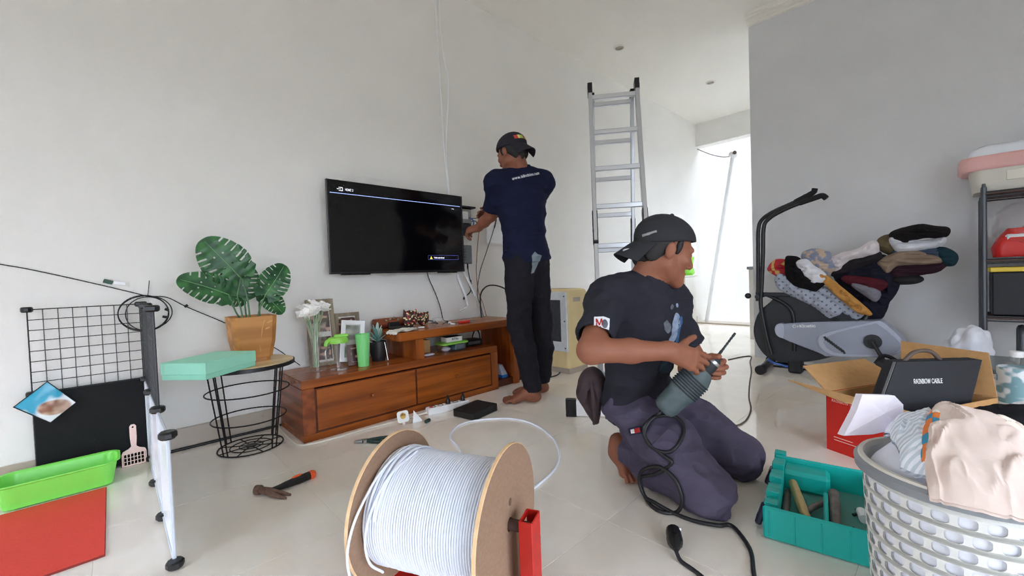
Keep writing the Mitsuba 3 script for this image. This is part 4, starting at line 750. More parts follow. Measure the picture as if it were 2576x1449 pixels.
# outlines in metres (y, z) of the pieces on the exercise bike, (x, y) of the cloths on the basket
DATA = {'housing': [(0.88, 0.369), (0.687, 0.397), (0.359, 0.423), (0.31, 0.426), (0.271, 0.392), (0.206, 0.312), (0.197, 0.275), (0.222, 0.226), (0.312, 0.185), (0.487, 0.184), (0.597, 0.161), (0.643, 0.181), (0.874, 0.27), (0.892, 0.323)],
 'housing_ridge': [(0.638, 0.303), (0.358, 0.415), (0.308, 0.425), (0.268, 0.389), (0.209, 0.309), (0.22, 0.234), (0.32, 0.195), (0.571, 0.178)],
 'shroud': [(0.965, 0.528), (1.035, 0.454), (1.07, 0.358), (1.075, 0.278), (1.051, 0.191), (0.999, 0.118), (0.945, 0.087), (0.865, 0.075), (0.654, 0.121), (0.516, 0.208), (0.428, 0.422), (0.58, 0.499), (0.769, 0.603), (0.883, 0.602)],
 'bar_near': [(0.942, 0.134), (0.972, 0.262), (1.009, 0.506), (1.001, 0.66), (0.988, 0.904), (0.98, 1.101), (0.952, 1.164), (0.872, 1.214), (0.747, 1.26), (0.652, 1.284), (0.61, 1.292), (0.588, 1.269)],
 'bar_far': [(1.078, 0.533), (1.072, 0.718), (1.068, 0.976), (1.062, 1.12), (1.036, 1.187), (0.956, 1.24), (0.809, 1.295), (0.72, 1.335), (0.691, 1.351), (0.683, 1.376)],
 'frame_tube': [(1.049, 0.599), (1.001, 0.6), (0.868, 0.533), (0.809, 0.459), (0.799, 0.324), (0.801, 0.173)],
 'crank': [(0.348, 0.291), (0.334, 0.271), (0.31, 0.222)],
 'c_gold': [(0.975, 0.794), (0.928, 0.852), (0.839, 0.839), (0.837, 0.78), (0.9, 0.735), (0.96, 0.767)],
 'c_black': [(0.839, 0.856), (0.803, 0.871), (0.761, 0.856), (0.73, 0.817), (0.72, 0.776), (0.621, 0.692), (0.648, 0.643), (0.675, 0.626), (0.757, 0.652), (0.827, 0.708)],
 'c_white': [(0.763, 0.827), (0.713, 0.845), (0.673, 0.798), (0.62, 0.756), (0.602, 0.715), (0.644, 0.678), (0.681, 0.693), (0.734, 0.768)],
 'c_pattern': [(0.736, 0.9), (0.678, 0.919), (0.586, 0.886), (0.58, 0.842), (0.565, 0.778), (0.614, 0.736), (0.673, 0.79), (0.733, 0.855)],
 'c_towel': [(0.896, 0.739), (0.834, 0.716), (0.675, 0.619), (0.524, 0.501), (0.572, 0.444), (0.598, 0.449), (0.69, 0.529), (0.89, 0.645)],
 'c_towel2': [(0.675, 0.626), (0.621, 0.647), (0.52, 0.572), (0.409, 0.474), (0.454, 0.432), (0.521, 0.493), (0.622, 0.579)],
 'c_strip': [(0.621, 0.716), (0.595, 0.722), (0.374, 0.49), (0.4, 0.48), (0.426, 0.488), (0.545, 0.611)],
 'c_blouse': [(0.6, 0.835), (0.542, 0.864), (0.48, 0.883), (0.349, 0.944), (0.328, 0.903), (0.347, 0.871), (0.48, 0.833), (0.543, 0.768), (0.584, 0.787)],
 'c_blackgar': [(0.543, 0.777), (0.48, 0.833), (0.344, 0.882), (0.316, 0.847), (0.339, 0.822), (0.55, 0.734), (0.572, 0.743)],
 'c_navy': [(0.556, 0.742), (0.31, 0.854), (0.248, 0.722), (0.238, 0.649), (0.285, 0.545), (0.331, 0.428), (0.412, 0.435), (0.477, 0.526), (0.525, 0.651)],
 'c_maroon': [(0.512, 0.705), (0.457, 0.716), (0.298, 0.679), (0.307, 0.638), (0.352, 0.615), (0.446, 0.656)],
 'c_stripe': [(0.449, 0.658), (0.41, 0.654), (0.321, 0.612), (0.338, 0.563), (0.375, 0.589)],
 'c_tan': [(0.319, 0.821), (0.228, 0.863), (0.124, 0.864), (0.033, 0.813), (0.074, 0.793), (0.229, 0.791), (0.283, 0.741), (0.308, 0.776)],
 'c_olive': [(0.323, 0.966), (0.265, 0.983), (0.236, 0.896), (0.258, 0.865), (0.285, 0.874), (0.324, 0.907)],
 'c_whitefold': [(0.257, 0.967), (0.123, 0.934), (0.022, 0.946), (0.03, 0.905), (0.124, 0.885), (0.212, 0.874), (0.241, 0.897)],
 'c_blackfold': [(0.257, 0.975), (0.238, 1.006), (0.133, 1.035), (0.048, 1.012), (0.003, 0.999), (0.001, 0.968), (0.029, 0.956), (0.098, 0.967), (0.159, 0.958), (0.19, 0.933)],
 'c_teal': [(0.089, 0.879), (0.025, 0.882), (-0.029, 0.84), (-0.024, 0.786), (0.007, 0.78), (0.05, 0.81)],
 'c_dkmaroon': [(0.286, 0.745), (0.229, 0.794), (0.026, 0.795), (0.043, 0.75), (0.125, 0.729), (0.203, 0.703), (0.254, 0.66)],
 'c_bluegrey': [(0.25, 0.876), (0.124, 0.888), (0.054, 0.876), (0.045, 0.82), (0.124, 0.856), (0.228, 0.856)],
 'b_envelope': [(1.127, 0.158), (1.336, 0.162), (1.534, 0.171), (1.562, 0.106), (1.479, 0.084), (1.319, 0.099), (1.258, 0.072), (1.172, 0.116)],
 'b_striped': [(1.217, 0.087), (1.377, 0.076), (1.415, 0.022), (1.469, -0.027), (1.311, -0.049), (1.316, -0.006), (1.17, 0.029), (1.044, 0.028), (1.008, 0.037), (1.032, 0.058), (1.155, 0.068)],
 'b_print': [(1.154, 0.037), (1.342, 0.013), (1.357, 0.002), (1.278, 0.002), (1.132, 0.025)],
 'b_print2': [(1.425, -0.034), (1.449, -0.048), (1.335, -0.062), (1.265, -0.05)],
 'b_whitetowel': [(1.319, 0.106), (1.323, 0.078), (1.217, 0.064), (1.246, 0.031), (1.178, -0.011), (1.142, -0.037), (1.114, -0.047), (1.112, -0.004), (1.155, 0.047), (1.225, 0.084)],
 'b_cream': [(1.187, 0.029), (1.4, -0.002), (1.409, -0.026), (1.405, -0.059), (1.389, -0.111), (0.958, -0.076), (0.976, -0.043), (1.018, -0.025), (1.053, -0.01), (1.083, 0.024)],
 'b_cream2': [(1.433, -0.059), (1.48, -0.07), (1.489, -0.097), (1.457, -0.116), (1.245, -0.099), (1.238, -0.071), (1.277, -0.064)]}
# ---------------------------------------------------------------- exercise bike with clothes on it
def slab(poly, x0, x1, b=.004):
    """solid of a (y, z) outline between x0 (near) and x1"""
    g = Polygon(poly).buffer(0); w = x1 - x0
    M = np.array([[0, 0, 1, 0], [1, 0, 0, 0], [0, 1, 0, 0], [0, 0, 0, 1]], float)
    ms = [tf(ext(g.buffer(-b), w), M, loc=(x0, 0, 0)), tf(ext(g, w - 2 * b), M, loc=(x0 + b, 0, 0))]
    return cat_(ms)
def smooth_poly(pts, n=5): return [tuple(q) for q in spl([(*p, 0) for p in pts], n, closed=True)[:, :2]]
mat('m_bikegrey', (150, 156, 172), .35); mat('m_bikelight', (176, 182, 198), .3); mat('m_bikeblack', (26, 27, 30), .4); mat('m_shroud', (38, 41, 46), .55); mat('m_foam', (22, 22, 24), .8)
t = thing('exercise_bike', 'black and grey air exercise bike with moving handlebars, covered in piled clothes', 'exercise bike')
hz = part(t, 'housing', slab(smooth_poly(DATA['housing'], 4), 3.62, 3.78, .006), 'm_bikegrey')
part(hz, 'side_panel', slab(smooth_poly(DATA['housing_ridge'], 4), 3.606, 3.63, .005), 'm_bikelight')
part(t, 'nose_cap', slab(smooth_poly([(.90, .37), (.86, .372), (.858, .275), (.90, .285), (.915, .33)], 4), 3.612, 3.79, .006), 'm_bikelight')
part(hz, 'inner_panel', slab(smooth_poly([(.60, .30), (.36, .40), (.315, .40), (.215, .29), (.24, .225), (.335, .205), (.555, .198)], 3), 3.600, 3.61, .002), 'm_bikegrey')
for i in range(9): part(hz, 'vent_slot', tf(bx(-.004, .004, -.006, .006, -.014, .014, .001), rot=('x', -28), loc=(3.599, .600 - .0125 * i, .292 - .0105 * i)), 'm_shroud')
part(hz, 'lettering', lettering('C\u2666Kinetic' if False else 'C+Kinetic', .020, .001, (3.6195, .80, .352), (0, -1, .09), (0, 0, 1), .14), 'm_white', label='white lettering')
sh = part(t, 'fan_shroud', slab(smooth_poly(DATA['shroud'], 5), 3.665, 3.755, .012), 'm_shroud')
for i in range(6): part(sh, 'slot', tf(bx(-.003, .003, -.022, .022, -.004, .004, .001), rot=('x', 50 - 6 * i), loc=(3.664, .62 - .018 * i + .03 * (i % 2), .475 - .012 * i)), 'm_black')
def tr(name, x, r=.015): return tube(spl([(x, *p) for p in DATA[name]], 6), r, 10)
part(t, 'handlebar', tr('bar_near', 3.63, .015), 'm_bikeblack', 50); part(t, 'handlebar', tr('bar_far', 3.80, .015), 'm_bikeblack', 50)
for nm_, x in (('bar_near', 3.63), ('bar_far', 3.80)): part(t, 'grip', tube(spl([(x, *p) for p in DATA[nm_][-4:]], 6), .019, 10), 'm_foam', 50)
part(t, 'frame_tube', tr('frame_tube', 3.66, .013), 'm_bikeblack', 50); part(t, 'frame_tube', tube([(3.70, .79, .28), (3.70, .79, .04)], .024, 10), 'm_bikeblack', 40)
part(t, 'cross_tube', cyl((3.58, 1.02, .58), (3.86, 1.045, .58), .016), 'm_bikeblack', 40); part(t, 'knob', ball((3.62, 1.095, .585), .022, 2), 'm_bikeblack', 40)
part(t, 'bracket', obox((3.66, .93, .595), (.03, .22, .03), 0, .004), 'm_bikeblack'); part(t, 'post_stub', cyl((3.66, .84, .60), (3.66, .84, .665), .013), 'm_bikeblack', 40)
part(t, 'base_rail', cyl((3.72, .95, .045), (3.72, .15, .045), .022), 'm_bikeblack', 40); part(t, 'rail_trim', bx(3.685, 3.697, .55, .95, .045, .053, .001), 'm_steel')
part(t, 'front_foot', cyl((3.52, .985, .032), (3.95, 1.03, .032), .026), 'm_bikeblack', 40); part(t, 'rear_foot', cyl((3.52, .13, .032), (3.95, .13, .032), .026), 'm_bikeblack', 40)
for x, y in ((3.515, .985), (3.955, 1.03), (3.515, .13), (3.955, .13)): part(t, 'end_cap', cyl((x - .03, y, .034), (x + .03, y, .034), .034, k=14), 'm_black', 40)
part(t, 'foot_bracket', obox((3.70, .80, .06), (.07, .09, .11), 0, .01), 'm_bikeblack')
cr = DATA['crank']
part(t, 'crank_disc', cyl((3.588, *cr[0]), (3.61, *cr[0]), .047, k=28), 'm_shroud', 40); part(t, 'crank_hub', cyl((3.575, *cr[0]), (3.59, *cr[0]), .018, k=16), 'm_black', 40)
part(t, 'crank_arm', tube([(3.58, *cr[0]), (3.57, .31, .215), (3.56, .285, .165)], .012, 8), 'm_bikeblack', 40)
part(t, 'pedal', obox((3.53, .265, .145), (.09, .13, .04), 0, .008, [('x', 30)]), 'm_bikeblack'); part(t, 'pedal_strap', tube(spl([(3.53, .33, .16), (3.53, .29, .215), (3.53, .23, .19), (3.53, .205, .13)]), .012, 6), 'm_foam', 50)
part(t, 'seat_post', tube([(3.74, .42, .38), (3.79, .36, .53), (3.82, .27, .66)], .026, 12), 'm_bikeblack', 40)
part(t, 'saddle', sdf_mesh(lambda P: smin(elld(P, (3.82, .20, .69), (.11, .09, .035)), elld(P, (3.82, .32, .69), (.04, .10, .025)), .03), (3.68, .08, .62), (3.96, .46, .75), .008), 'm_foam', True)
part(t, 'blue_cable', tube(spl([(3.60, .96, .10), (3.58, .92, .085), (3.60, .87, .07), (3.59, .83, .062)]), .008, 6), 'm_blue', 50, label='blue lead')
# garments: soft solids filled from an outline
def cloth_solid(pts, xc, T_, seed, amp=.012, fr=(9, 22), sub=.017, bulge=1.0):
    g = Polygon(smooth_poly(pts, 4)).buffer(.011)
    if g.geom_type != 'Polygon': g = max(g.geoms, key=lambda q: q.area)
    from shapely import distance, points as spts
    v, f = trimesh.creation.triangulate_polygon(g, engine='earcut'); v3, f = trimesh.remesh.subdivide_to_size(np.c_[v, 0 * v[:, 0]], f, sub, max_iter=12)
    m = trimesh.Trimesh(v3, f, process=True); P = m.vertices[:, :2]
    d = distance(spts(P), g.boundary); R_ = min(T_, d.max()); e = np.clip(d / R_, 0, 1); h = np.sqrt(np.clip(1 - (1 - e) ** 2, 0, 1))
    q = np.c_[P, np.full(len(P), seed * 3.1)]; n = 1 - 4.2 * np.abs(meshkit.noise(q * (fr[0], fr[1], 1) + .9 * meshkit.noise(q * 9, seed + 9)[:, None], seed) - .5) + .6 * (1 - 4 * np.abs(meshkit.noise(q * (fr[0] * 2.4, fr[1] * 2.4, 1), seed + 4) - .5))
    prof = h * (T_ * bulge + 1.3 * amp * n * (.25 + .75 * h))
    jitter = .9 * amp * (fb(q + 7, 14, seed + 3, 2))[:, None] * np.ones(2)
    A_ = np.c_[xc - prof, P + jitter]; B_ = np.c_[xc + prof * .8, P + jitter]
    top = trimesh.Trimesh(A_, m.faces, process=False); bot = trimesh.Trimesh(B_, m.faces[:, ::-1], process=False)
    r_ = cat_([top, bot]); return r_
def fabric(name, c, c2=None, rough=.9, s=30.0):
    c2 = c2 or tuple(int(x * .88) for x in c); mat(name, None, rough, tex=mottled(c, c2, s), spec=.2); return name
garments = [('navy', 3.78, .10, (30, 30, 44), 'dark navy trousers heaped over the bike saddle, lowest of the pile'),
  ('dkmaroon', 3.80, .11, (52, 30, 40), 'dark maroon folded cloth under the tan trousers on the bike'),
  ('teal', 3.80, .12, (30, 58, 66), 'dark teal folded shirt at the outer end of the clothes pile'),
  ('bluegrey', 3.78, .12, (70, 80, 100), 'blue grey folded shirt between the tan and white clothes'),
  ('tan', 3.76, .12, (146, 126, 108), 'tan folded trousers near the top of the clothes pile'),
  ('olive', 3.80, .09, (104, 92, 68), 'olive brown rolled cloth beside the white folded shirt'),
  ('whitefold', 3.76, .12, (214, 216, 224), 'white folded shirt under the black top on the clothes pile'),
  ('blackfold', 3.75, .13, (28, 24, 26), 'black folded top, highest of the clothes pile on the bike'),
  ('maroon', 3.70, .07, (84, 30, 40), 'wine red cloth in the middle of the clothes pile'),
  ('stripe', 3.66, .05, (124, 122, 132), 'grey striped cloth below the wine red cloth'),
  ('blackgar', 3.74, .08, (40, 36, 40), 'black garment under the white blouse'),
  ('blouse', 3.72, .08, (222, 214, 216), 'white blouse draped across the middle of the bike'),
  ('strip', 3.63, .03, (196, 142, 76), 'long ochre belt of cloth slanting down over the grey towels'),
  ('towel2', 3.68, .05, (158, 164, 178), 'dotted grey towel beside the ochre strip'),
  ('towel', 3.66, .06, (166, 172, 186), 'dotted grey towel hanging lowest over the fan cover'),
  ('pattern', 3.68, .08, (150, 146, 152), 'grey and brown patterned blouse above the white cloth'),
  ('white', 3.63, .05, (226, 226, 232), 'white cloth lying over the black garment by the handlebars'),
  ('black', 3.65, .07, (20, 18, 20), 'black garment hanging nearest the handlebars'),
  ('gold', 3.74, .06, (160, 70, 60), 'red and gold purse-like cloth behind the handlebar tubes')]
mat('m_dotted', None, .9, spec=.2, tex=mikit.proc(lambda p, n, uv: (lambda a, b: mikit.mix(lin(164, 170, 184), lin(104, 108, 122), dr.select((dr.square(a - dr.floor(a) - .5) + dr.square(b - dr.floor(b) - .5)) < .035, 1.0, 0.0)))(p.y * 21 + p.z * 21, p.z * 21 - p.y * 21)))
mat('m_goldred', None, .6, tex=mikit.proc(lambda p, n, uv: mikit.mix(lin(186, 40, 50), lin(206, 168, 92), mikit.smoothstep(.5, .58, mikit.noise(p.y * 34, p.z * 34)))))
mat('m_patt', None, .9, tex=mikit.proc(lambda p, n, uv: mikit.mix(lin(128, 136, 156), lin(186, 164, 146), mikit.smoothstep(.42, .58, mikit.fbm(p.y * 40, p.z * 40, p.x * 20, 2)))))
for i, (k, xc, T_, col, lab) in enumerate(garments):
    m = {'towel': 'm_dotted', 'towel2': 'm_dotted', 'gold': 'm_goldred', 'pattern': 'm_patt'}.get(k) or fabric('m_cl_' + k, col)
    big = k in ('navy', 'tan', 'whitefold', 'blackfold', 'blouse')
    one('garment', cloth_solid(DATA['c_' + k], xc, T_, i + 1, .020 if big else .014, (6, 34) if k in ('tan', 'whitefold', 'bluegrey', 'blackfold', 'dkmaroon', 'teal') else (11, 17), .011, .45), m, lab, 'garment', smooth=60)
# ---------------------------------------------------------------- storage rack by the grey wall
mat('m_rack', (88, 92, 98), .35, metal=.6); mat('m_rackwood', (74, 56, 50), .6)
t = thing('storage_rack', 'grey metal storage rack with three shelves against the grey wall', 'rack')
ry0, ry1, rx0, rx1 = -.80, -.148, 3.80, 4.10
for x in (rx0, rx1):
    for y in (ry0, ry1):
        zt_ = 1.235 if x == rx0 else 1.185
        part(t, 'post', cyl((x, y, 0), (x, y, zt_), .013, k=14), 'm_rack', 40); part(t, 'post_cap', cyl((x, y, zt_), (x, y, zt_ + .022), .010, .007, 12), 'm_rack', 40)
for z in (1.19, .79, .445):
    k = part(t, 'shelf', bx(rx0 - .012, rx1 + .012, ry0, ry1, z, z + .012, .002), 'm_rackwood'); part(k, 'edge_rod', tube([(rx0, ry0, z - .01), (rx0, ry1, z - .01), (rx1, ry1, z - .01), (rx1, ry0, z - .01)], .005, 6, closed=True), 'm_rack', 40)
    part(k, 'edge_rod', tube([(rx0, ry0, z + .016), (rx0, ry1, z + .016), (rx1, ry1, z + .016), (rx1, ry0, z + .016)], .005, 6, closed=True), 'm_rack', 40)
for i in range(3): part(t, 'side_rod', cyl((rx0 + .075 * (i + 1), ry1, .80), (rx0 + .075 * (i + 1), ry1, 1.19), .004, k=6), 'm_rack')
mat('m_tub', (206, 202, 192), .45); mat('m_pinklid', (222, 172, 168), .4); mat('m_whitelid', (226, 230, 238), .4)
t = thing('storage_tub', 'cream storage tub with a pink and white lid on top of the rack', 'storage box')
c = (3.995, -.41)
part(t, 'tub', loft([r3(.29, .60, .05, 1.214, c), r3(.31, .64, .06, 1.36, c)]), 'm_tub', 40); part(t, 'label', bx(3.838, 3.844, -.36, -.24, 1.27, 1.325, .001), 'm_offwhite')
part(t, 'lid', loft([r3(.32, .70, .06, 1.345, c), r3(.345, .73, .07, 1.36, c), r3(.345, .73, .07, 1.415, c), r3(.33, .71, .07, 1.43, c)]), 'm_pinklid', 40); part(t, 'lid_top', loft([r3(.31, .66, .06, 1.428, c), r3(.29, .62, .06, 1.475, c), r3(.24, .55, .05, 1.495, c)]), 'm_whitelid', 40)
mat('m_redtoy', (206, 40, 36), .35)
t = thing('toy_bag', 'clear bag holding red toys on the middle shelf of the rack', 'bag')
part(t, 'film', crum((3.95, -.33, .811), .19, (.62, .90, .86), 21, 3, .10), 'm_cello')
one('red_toy', loft([np.c_[rrect(.12, .20, .04) + (3.92, -.29), np.full(24, .815)], np.c_[rrect(.14, .22, .05) + (3.92, -.29), np.full(24, .87)], np.c_[rrect(.13, .19, .05) + (3.92, -.30), np.full(24, .93)], np.c_[rrect(.09, .13, .04) + (3.92, -.31), np.full(24, .985)]]), 'm_redtoy', 'red plastic toy car in the clear bag on the rack', 'toy', smooth=50)
one('red_toy', ball((3.96, -.37, .95), .075, 2), 'm_redtoy', 'round red toy behind the red car in the clear bag', 'toy', smooth=50)
one('white_toy', obox((3.865, -.285, .925), (.02, .10, .05), 0, .008), 'm_white', 'white window piece on the front of the red toy', 'toy')
mat('m_blackbox', (32, 33, 40), .6); mat('m_yellow', (226, 196, 70), .5)
t = thing('black_crate', 'black box with a yellow lid edge on the lower shelf of the rack', 'box')
part(t, 'body', bx(3.815, 4.08, -.74, -.18, .468, .725, .006), 'm_blackbox'); part(t, 'edge', bx(3.81, 4.085, -.75, -.172, .727, .755, .004), 'm_yellow', label='yellow lid edge')
one('strap_roll', tube(spl([(3.85, -.30, .02), (3.85, -.295, .2), (3.86, -.30, .36), (3.90, -.30, .36), (3.90, -.30, .02)], 6), .022, 8), 'm_rack', 'grey tube bent under the lowest shelf of the rack', 'tube', smooth=50)
# heap by the wall
def crumple(label, c, R_, s, seed, m, cat): return one('crumpled_bag' if cat == 'bag' else 'crumpled_cloth', crum(c, R_, s, seed, 4, .3), m, label, cat, smooth=70)
mat('m_plasticbag', (224, 226, 236), .35)
crumple('crumpled white plastic bag on the floor against the rack post', (3.60, -.075, 0), .15, (.8, .75, 1.3), 31, 'm_plasticbag', 'bag')
crumple('crumpled grey patterned cloth heaped left of the white plastic bag', (3.36, .055, 0), .125, (.8, .95, 1.15), 37, fabric('m_greypat', (186, 186, 178), (120, 116, 106), s=28.0), 'cloth')
# grey topped clear box, bottle, papers
mat('m_greytop', (120, 128, 132), .3)
t = thing('clear_box', 'clear plastic box with a dull grey lid behind the cartons', 'box')
part(t, 'lid', bx(2.98, 3.42, -.72, -.045, .262, .285, .006), 'm_greytop', label='grey lid'); part(t, 'rim', bx(2.97, 3.43, -.73, -.04, .245, .264, .004), 'm_white', label='white rim'); part(t, 'tub', bx(2.99, 3.41, -.70, -.06, .0, .245, .006), 'm_clearplastic')
t = thing('water_bottle', 'clear bottle with a pale blue label standing behind the black carton', 'bottle')
mat('m_bottlelabel', None, .4, tex=mikit.proc(lambda p, n, uv: mikit.mix(lin(120, 160, 170), lin(226, 232, 236), mikit.smoothstep(.4, .6, mikit.noise(p.x * 40, p.y * 40, p.z * 40)))))
bxy = (2.86, -.205)
part(t, 'shell', lathe([(.001, 0), (.055, .0), (.058, .01), (.058, .25), (.05, .32), (.02, .345), (.02, .375), (.001, .376)], 28, (*bxy, 0)), 'm_clearplastic', 30); part(t, 'label', lathe([(.0585, .17), (.0595, .175), (.0595, .32), (.0585, .325)], 28, (*bxy, 0)), 'm_bottlelabel', 30); part(t, 'cap', cyl((*bxy, .37), (*bxy, .395), .021, k=18), 'm_white', 40)
# ---------------------------------------------------------------- open carton
mat('m_cardin', None, .85, tex=mottled((196, 150, 100), (178, 134, 86), 50.0)); mat('m_redcard', (196, 34, 24), .45); mat('m_pinktext', (236, 170, 160), .5)
Ac, Dc, Bc, Cc = V3(2.235, .372, 0), V3(2.67, .155, 0), V3(2.10, .085, 0), V3(2.535, -.132, 0)
H_ = V3(0, 0, .25)
def quad(a, b, c_, d, th=.004):
    a, b, c_, d = map(np.array, (a, b, c_, d)); n = np.cross(b - a, d - a); n = n / np.linalg.norm(n) * th / 2
    V = np.array([a - n, b - n, c_ - n, d - n, a + n, b + n, c_ + n, d + n]); return trimesh.convex.convex_hull(V)
t = thing('open_carton', 'open cardboard carton with red printed sides and brown flaps folded out', 'box')
part(t, 'wall', quad(Ac, Bc, Bc + H_, Ac + H_), 'm_redcard', label='red printed side'); part(t, 'wall', quad(Ac, Dc, Dc + H_, Ac + H_), 'm_redcard', label='red printed side'); part(t, 'wall', quad(Dc, Cc, Cc + H_, Dc + H_), 'm_cardin'); part(t, 'wall', quad(Bc, Cc, Cc + H_, Bc + H_), 'm_cardin')
part(t, 'bottom', quad(Ac + [0, 0, .004], Dc + [0, 0, .004], Cc + [0, 0, .004], Bc + [0, 0, .004]), 'm_cardin')
u1 = (Dc - Ac) / np.linalg.norm(Dc - Ac); u2 = (Bc - Ac) / np.linalg.norm(Bc - Ac)
part(t, 'lining', quad(Dc + H_ * .05 + u2 * .01 - u1 * .006, Cc + H_ * .05 - u1 * .006, Cc + H_ - u1 * .006, Dc + H_ + u2 * .01 - u1 * .006), 'm_cardin'); part(t, 'lining', quad(Ac + H_ * .05 + u2 * .006, Dc + H_ * .05 + u2 * .006, Dc + H_ + u2 * .006, Ac + H_ + u2 * .006), 'm_cardin')
part(t, 'flap', quad(Ac + H_, Dc + H_, V3(2.665, .29, .335), V3(2.30, .47, .34)), 'm_card'); part(t, 'flap', quad(Ac + H_, Bc + H_, V3(2.085, .29, .255), V3(2.215, .51, .285)), 'm_card'); part(t, 'flap', quad(Dc + H_ + [.006, 0, 0], Cc + H_ + [.006, 0, 0], Cc + V3(.05, .02, .42), Dc + V3(.07, .006, .425)), 'm_card')
nrm = np.cross(u2, [0, 0, 1]); nrm = nrm if nrm @ (cam_at - Ac) > 0 else -nrm
part(t, 'lettering', lettering('RAINBOW CABLE NETWORK', .011, .0006, Ac + u2 * .022 + V3(0, 0, .215) + nrm * .0022, u2, (0, 0, 1), .19), 'm_pinktext'); 
for i, wd in enumerate((.075, .10)): part(t, 'print_line', lettering('PT MANDIRI JAYA', .006, .0006, Ac + u2 * .03 + V3(0, 0, .062 - .012 * i) + nrm * .0022, u2, (0, 0, 1), wd), 'm_pinktext') if False else part(t, 'print_line', quad(Ac + u2 * .03 + V3(0, 0, .062 - .012 * i) + nrm * .0024, Ac + u2 * (.03 + wd) + V3(0, 0, .062 - .012 * i) + nrm * .0024, Ac + u2 * (.03 + wd) + V3(0, 0, .066 - .012 * i) + nrm * .0024, Ac + u2 * .03 + V3(0, 0, .066 - .012 * i) + nrm * .0024, .0006), 'm_pinktext')
t = thing('black_carton', 'black printed carton with a carrying strap standing tilted in the open carton', 'box')
TLc, TRc, BRc, BLc = [q + V3(.055, .057, -.008) for q in (V3(2.195, .088, .414), V3(2.445, -.148, .41), V3(2.36, -.10, .16), V3(2.10, .145, .19))]
bk = V3(.69, .72, 0) * .055
body = trimesh.convex.convex_hull(np.array([q + o for q in (TLc, TRc, BRc, BLc) for o in (V3(0, 0, 0), bk)])); part(t, 'body', body, 'm_blackbox'); part(t, 'edge', quad(TLc - [.004, -.003, 0], BLc - [.004, -.003, 0], BLc + bk * .2 - [.004, -.003, 0], TLc + bk * .2 - [.004, -.003, 0], .002), 'm_grey', label='pale cut edge')
ux = (TRc - TLc) / np.linalg.norm(TRc - TLc); uyy = (TLc - BLc); nn = np.cross(ux, uyy); nn /= np.linalg.norm(nn); nn = nn if nn @ (cam_at - TLc) > 0 else -nn
part(t, 'lettering', lettering('RAINBOW CABLE', .018, .0008, TLc + ux * .098 - uyy / np.linalg.norm(uyy) * .095 + nn * .0012, ux, uyy, .115), 'm_white', label='white lettering')
part(t, 'strap', tube(spl([TLc + ux * .055 + bk * .5 - [0, 0, .004], TLc + ux * .09 + bk * .5 + [0, 0, .028], TLc + ux * .13 + bk * .5 + [0, 0, .038], TLc + ux * .17 + bk * .5 + [0, 0, .03], TLc + ux * .205 + bk * .5 - [0, 0, .006]]), .008, 8), 'm_cabdark', 50, label='dark brown strap')
one('black_dome', ball((2.36, .19, .20), .045, 2, (1, 1, .8)), 'm_black', 'small black dome device inside the open carton', 'camera') if False else None
# ---------------------------------------------------------------- laundry basket
mat('m_basket', (216, 216, 212), .4); mat('m_basketrim', (132, 136, 140), .4)
bc, rb0, rb1, bh = (1.25, -.013), .138, .157, .365
t = thing('laundry_basket', 'white latticed plastic laundry basket with a grey rim, piled with washing', 'laundry basket')
per = 2 * PI; nc_, nr_ = 27, 10
holes = []
for j in range(nr_):
    for i in range(nc_):
        cx_ = (i + .5 * (j % 2) + .25) * per / nc_
        h_ = affinity.translate(rpoly(per / nc_ * .58, .0165, .0075) if False else affinity.scale(rpoly(.70, .68, .24), per / nc_, .0315), cx_, .04 + j * .0315)
        holes.append(h_)
sheet = sbox(0, 0, per + 1e-6, bh).difference(union_all([h for h in holes if h.bounds[2] < per - .004 and h.bounds[0] > .004]))
v, f = trimesh.creation.triangulate_polygon(sheet, engine='earcut')
v3, f = trimesh.remesh.subdivide_to_size(np.c_[v, 0 * v[:, 0]], f, .19, max_iter=10)
def wrapb(off):
    R_ = rb0 + (rb1 - rb0) * v3[:, 1] / bh + off; return np.c_[bc[0] + R_ * np.cos(v3[:, 0]), bc[1] + R_ * np.sin(v3[:, 0]), v3[:, 1] + .002]
part(t, 'lattice', cat_([trimesh.Trimesh(wrapb(0), f, process=False), trimesh.Trimesh(wrapb(-.003), f[:, ::-1], process=False)]), 'm_basket')
part(t, 'bottom', lathe([(.001, .002), (rb0, .002), (rb0, .008), (.001, .008)], 48, (*bc, 0)), 'm_basket', 30)
part(t, 'rim', lathe([(rb1 + .006, bh + .006), (rb1 + .004, bh + .012), (rb1 - .004, bh + .012), (rb1 - .006, bh)], 72, (*bc, 0)), 'm_tub', 40)
part(t, 'rim_band', lathe([(rb1 - .003, bh - .010), (rb1 + .011, bh - .016), (rb1 + .013, bh), (rb1 + .006, bh + .007), (rb1, bh + .004)], 72, (*bc, 0)), 'm_basketrim', 40, label='grey rim band')
mat('m_washwhite', (222, 224, 232), .9, spec=.2)
one('inner_laundry', lathe([(.001, .012), (rb0 - .007, .012), (rb1 - .007, bh - .03), (rb1 - .022, bh - .004), (.09, bh + .05), (.001, bh + .075)], 40, (*bc, 0)), 'm_washwhite', 'white washing filling the basket, seen through its lattice', 'laundry', smooth=60)
def dome(x, y):
    r_ = np.hypot(x - bc[0], y - bc[1]); return np.where(r_ < .15, .372 + .088 * (1 - (r_ / .15) ** 2), .372 - 1.1 * np.clip(r_ - .15, 0, .02) - 2.2 * np.clip(r_ - .17, 0, .2))
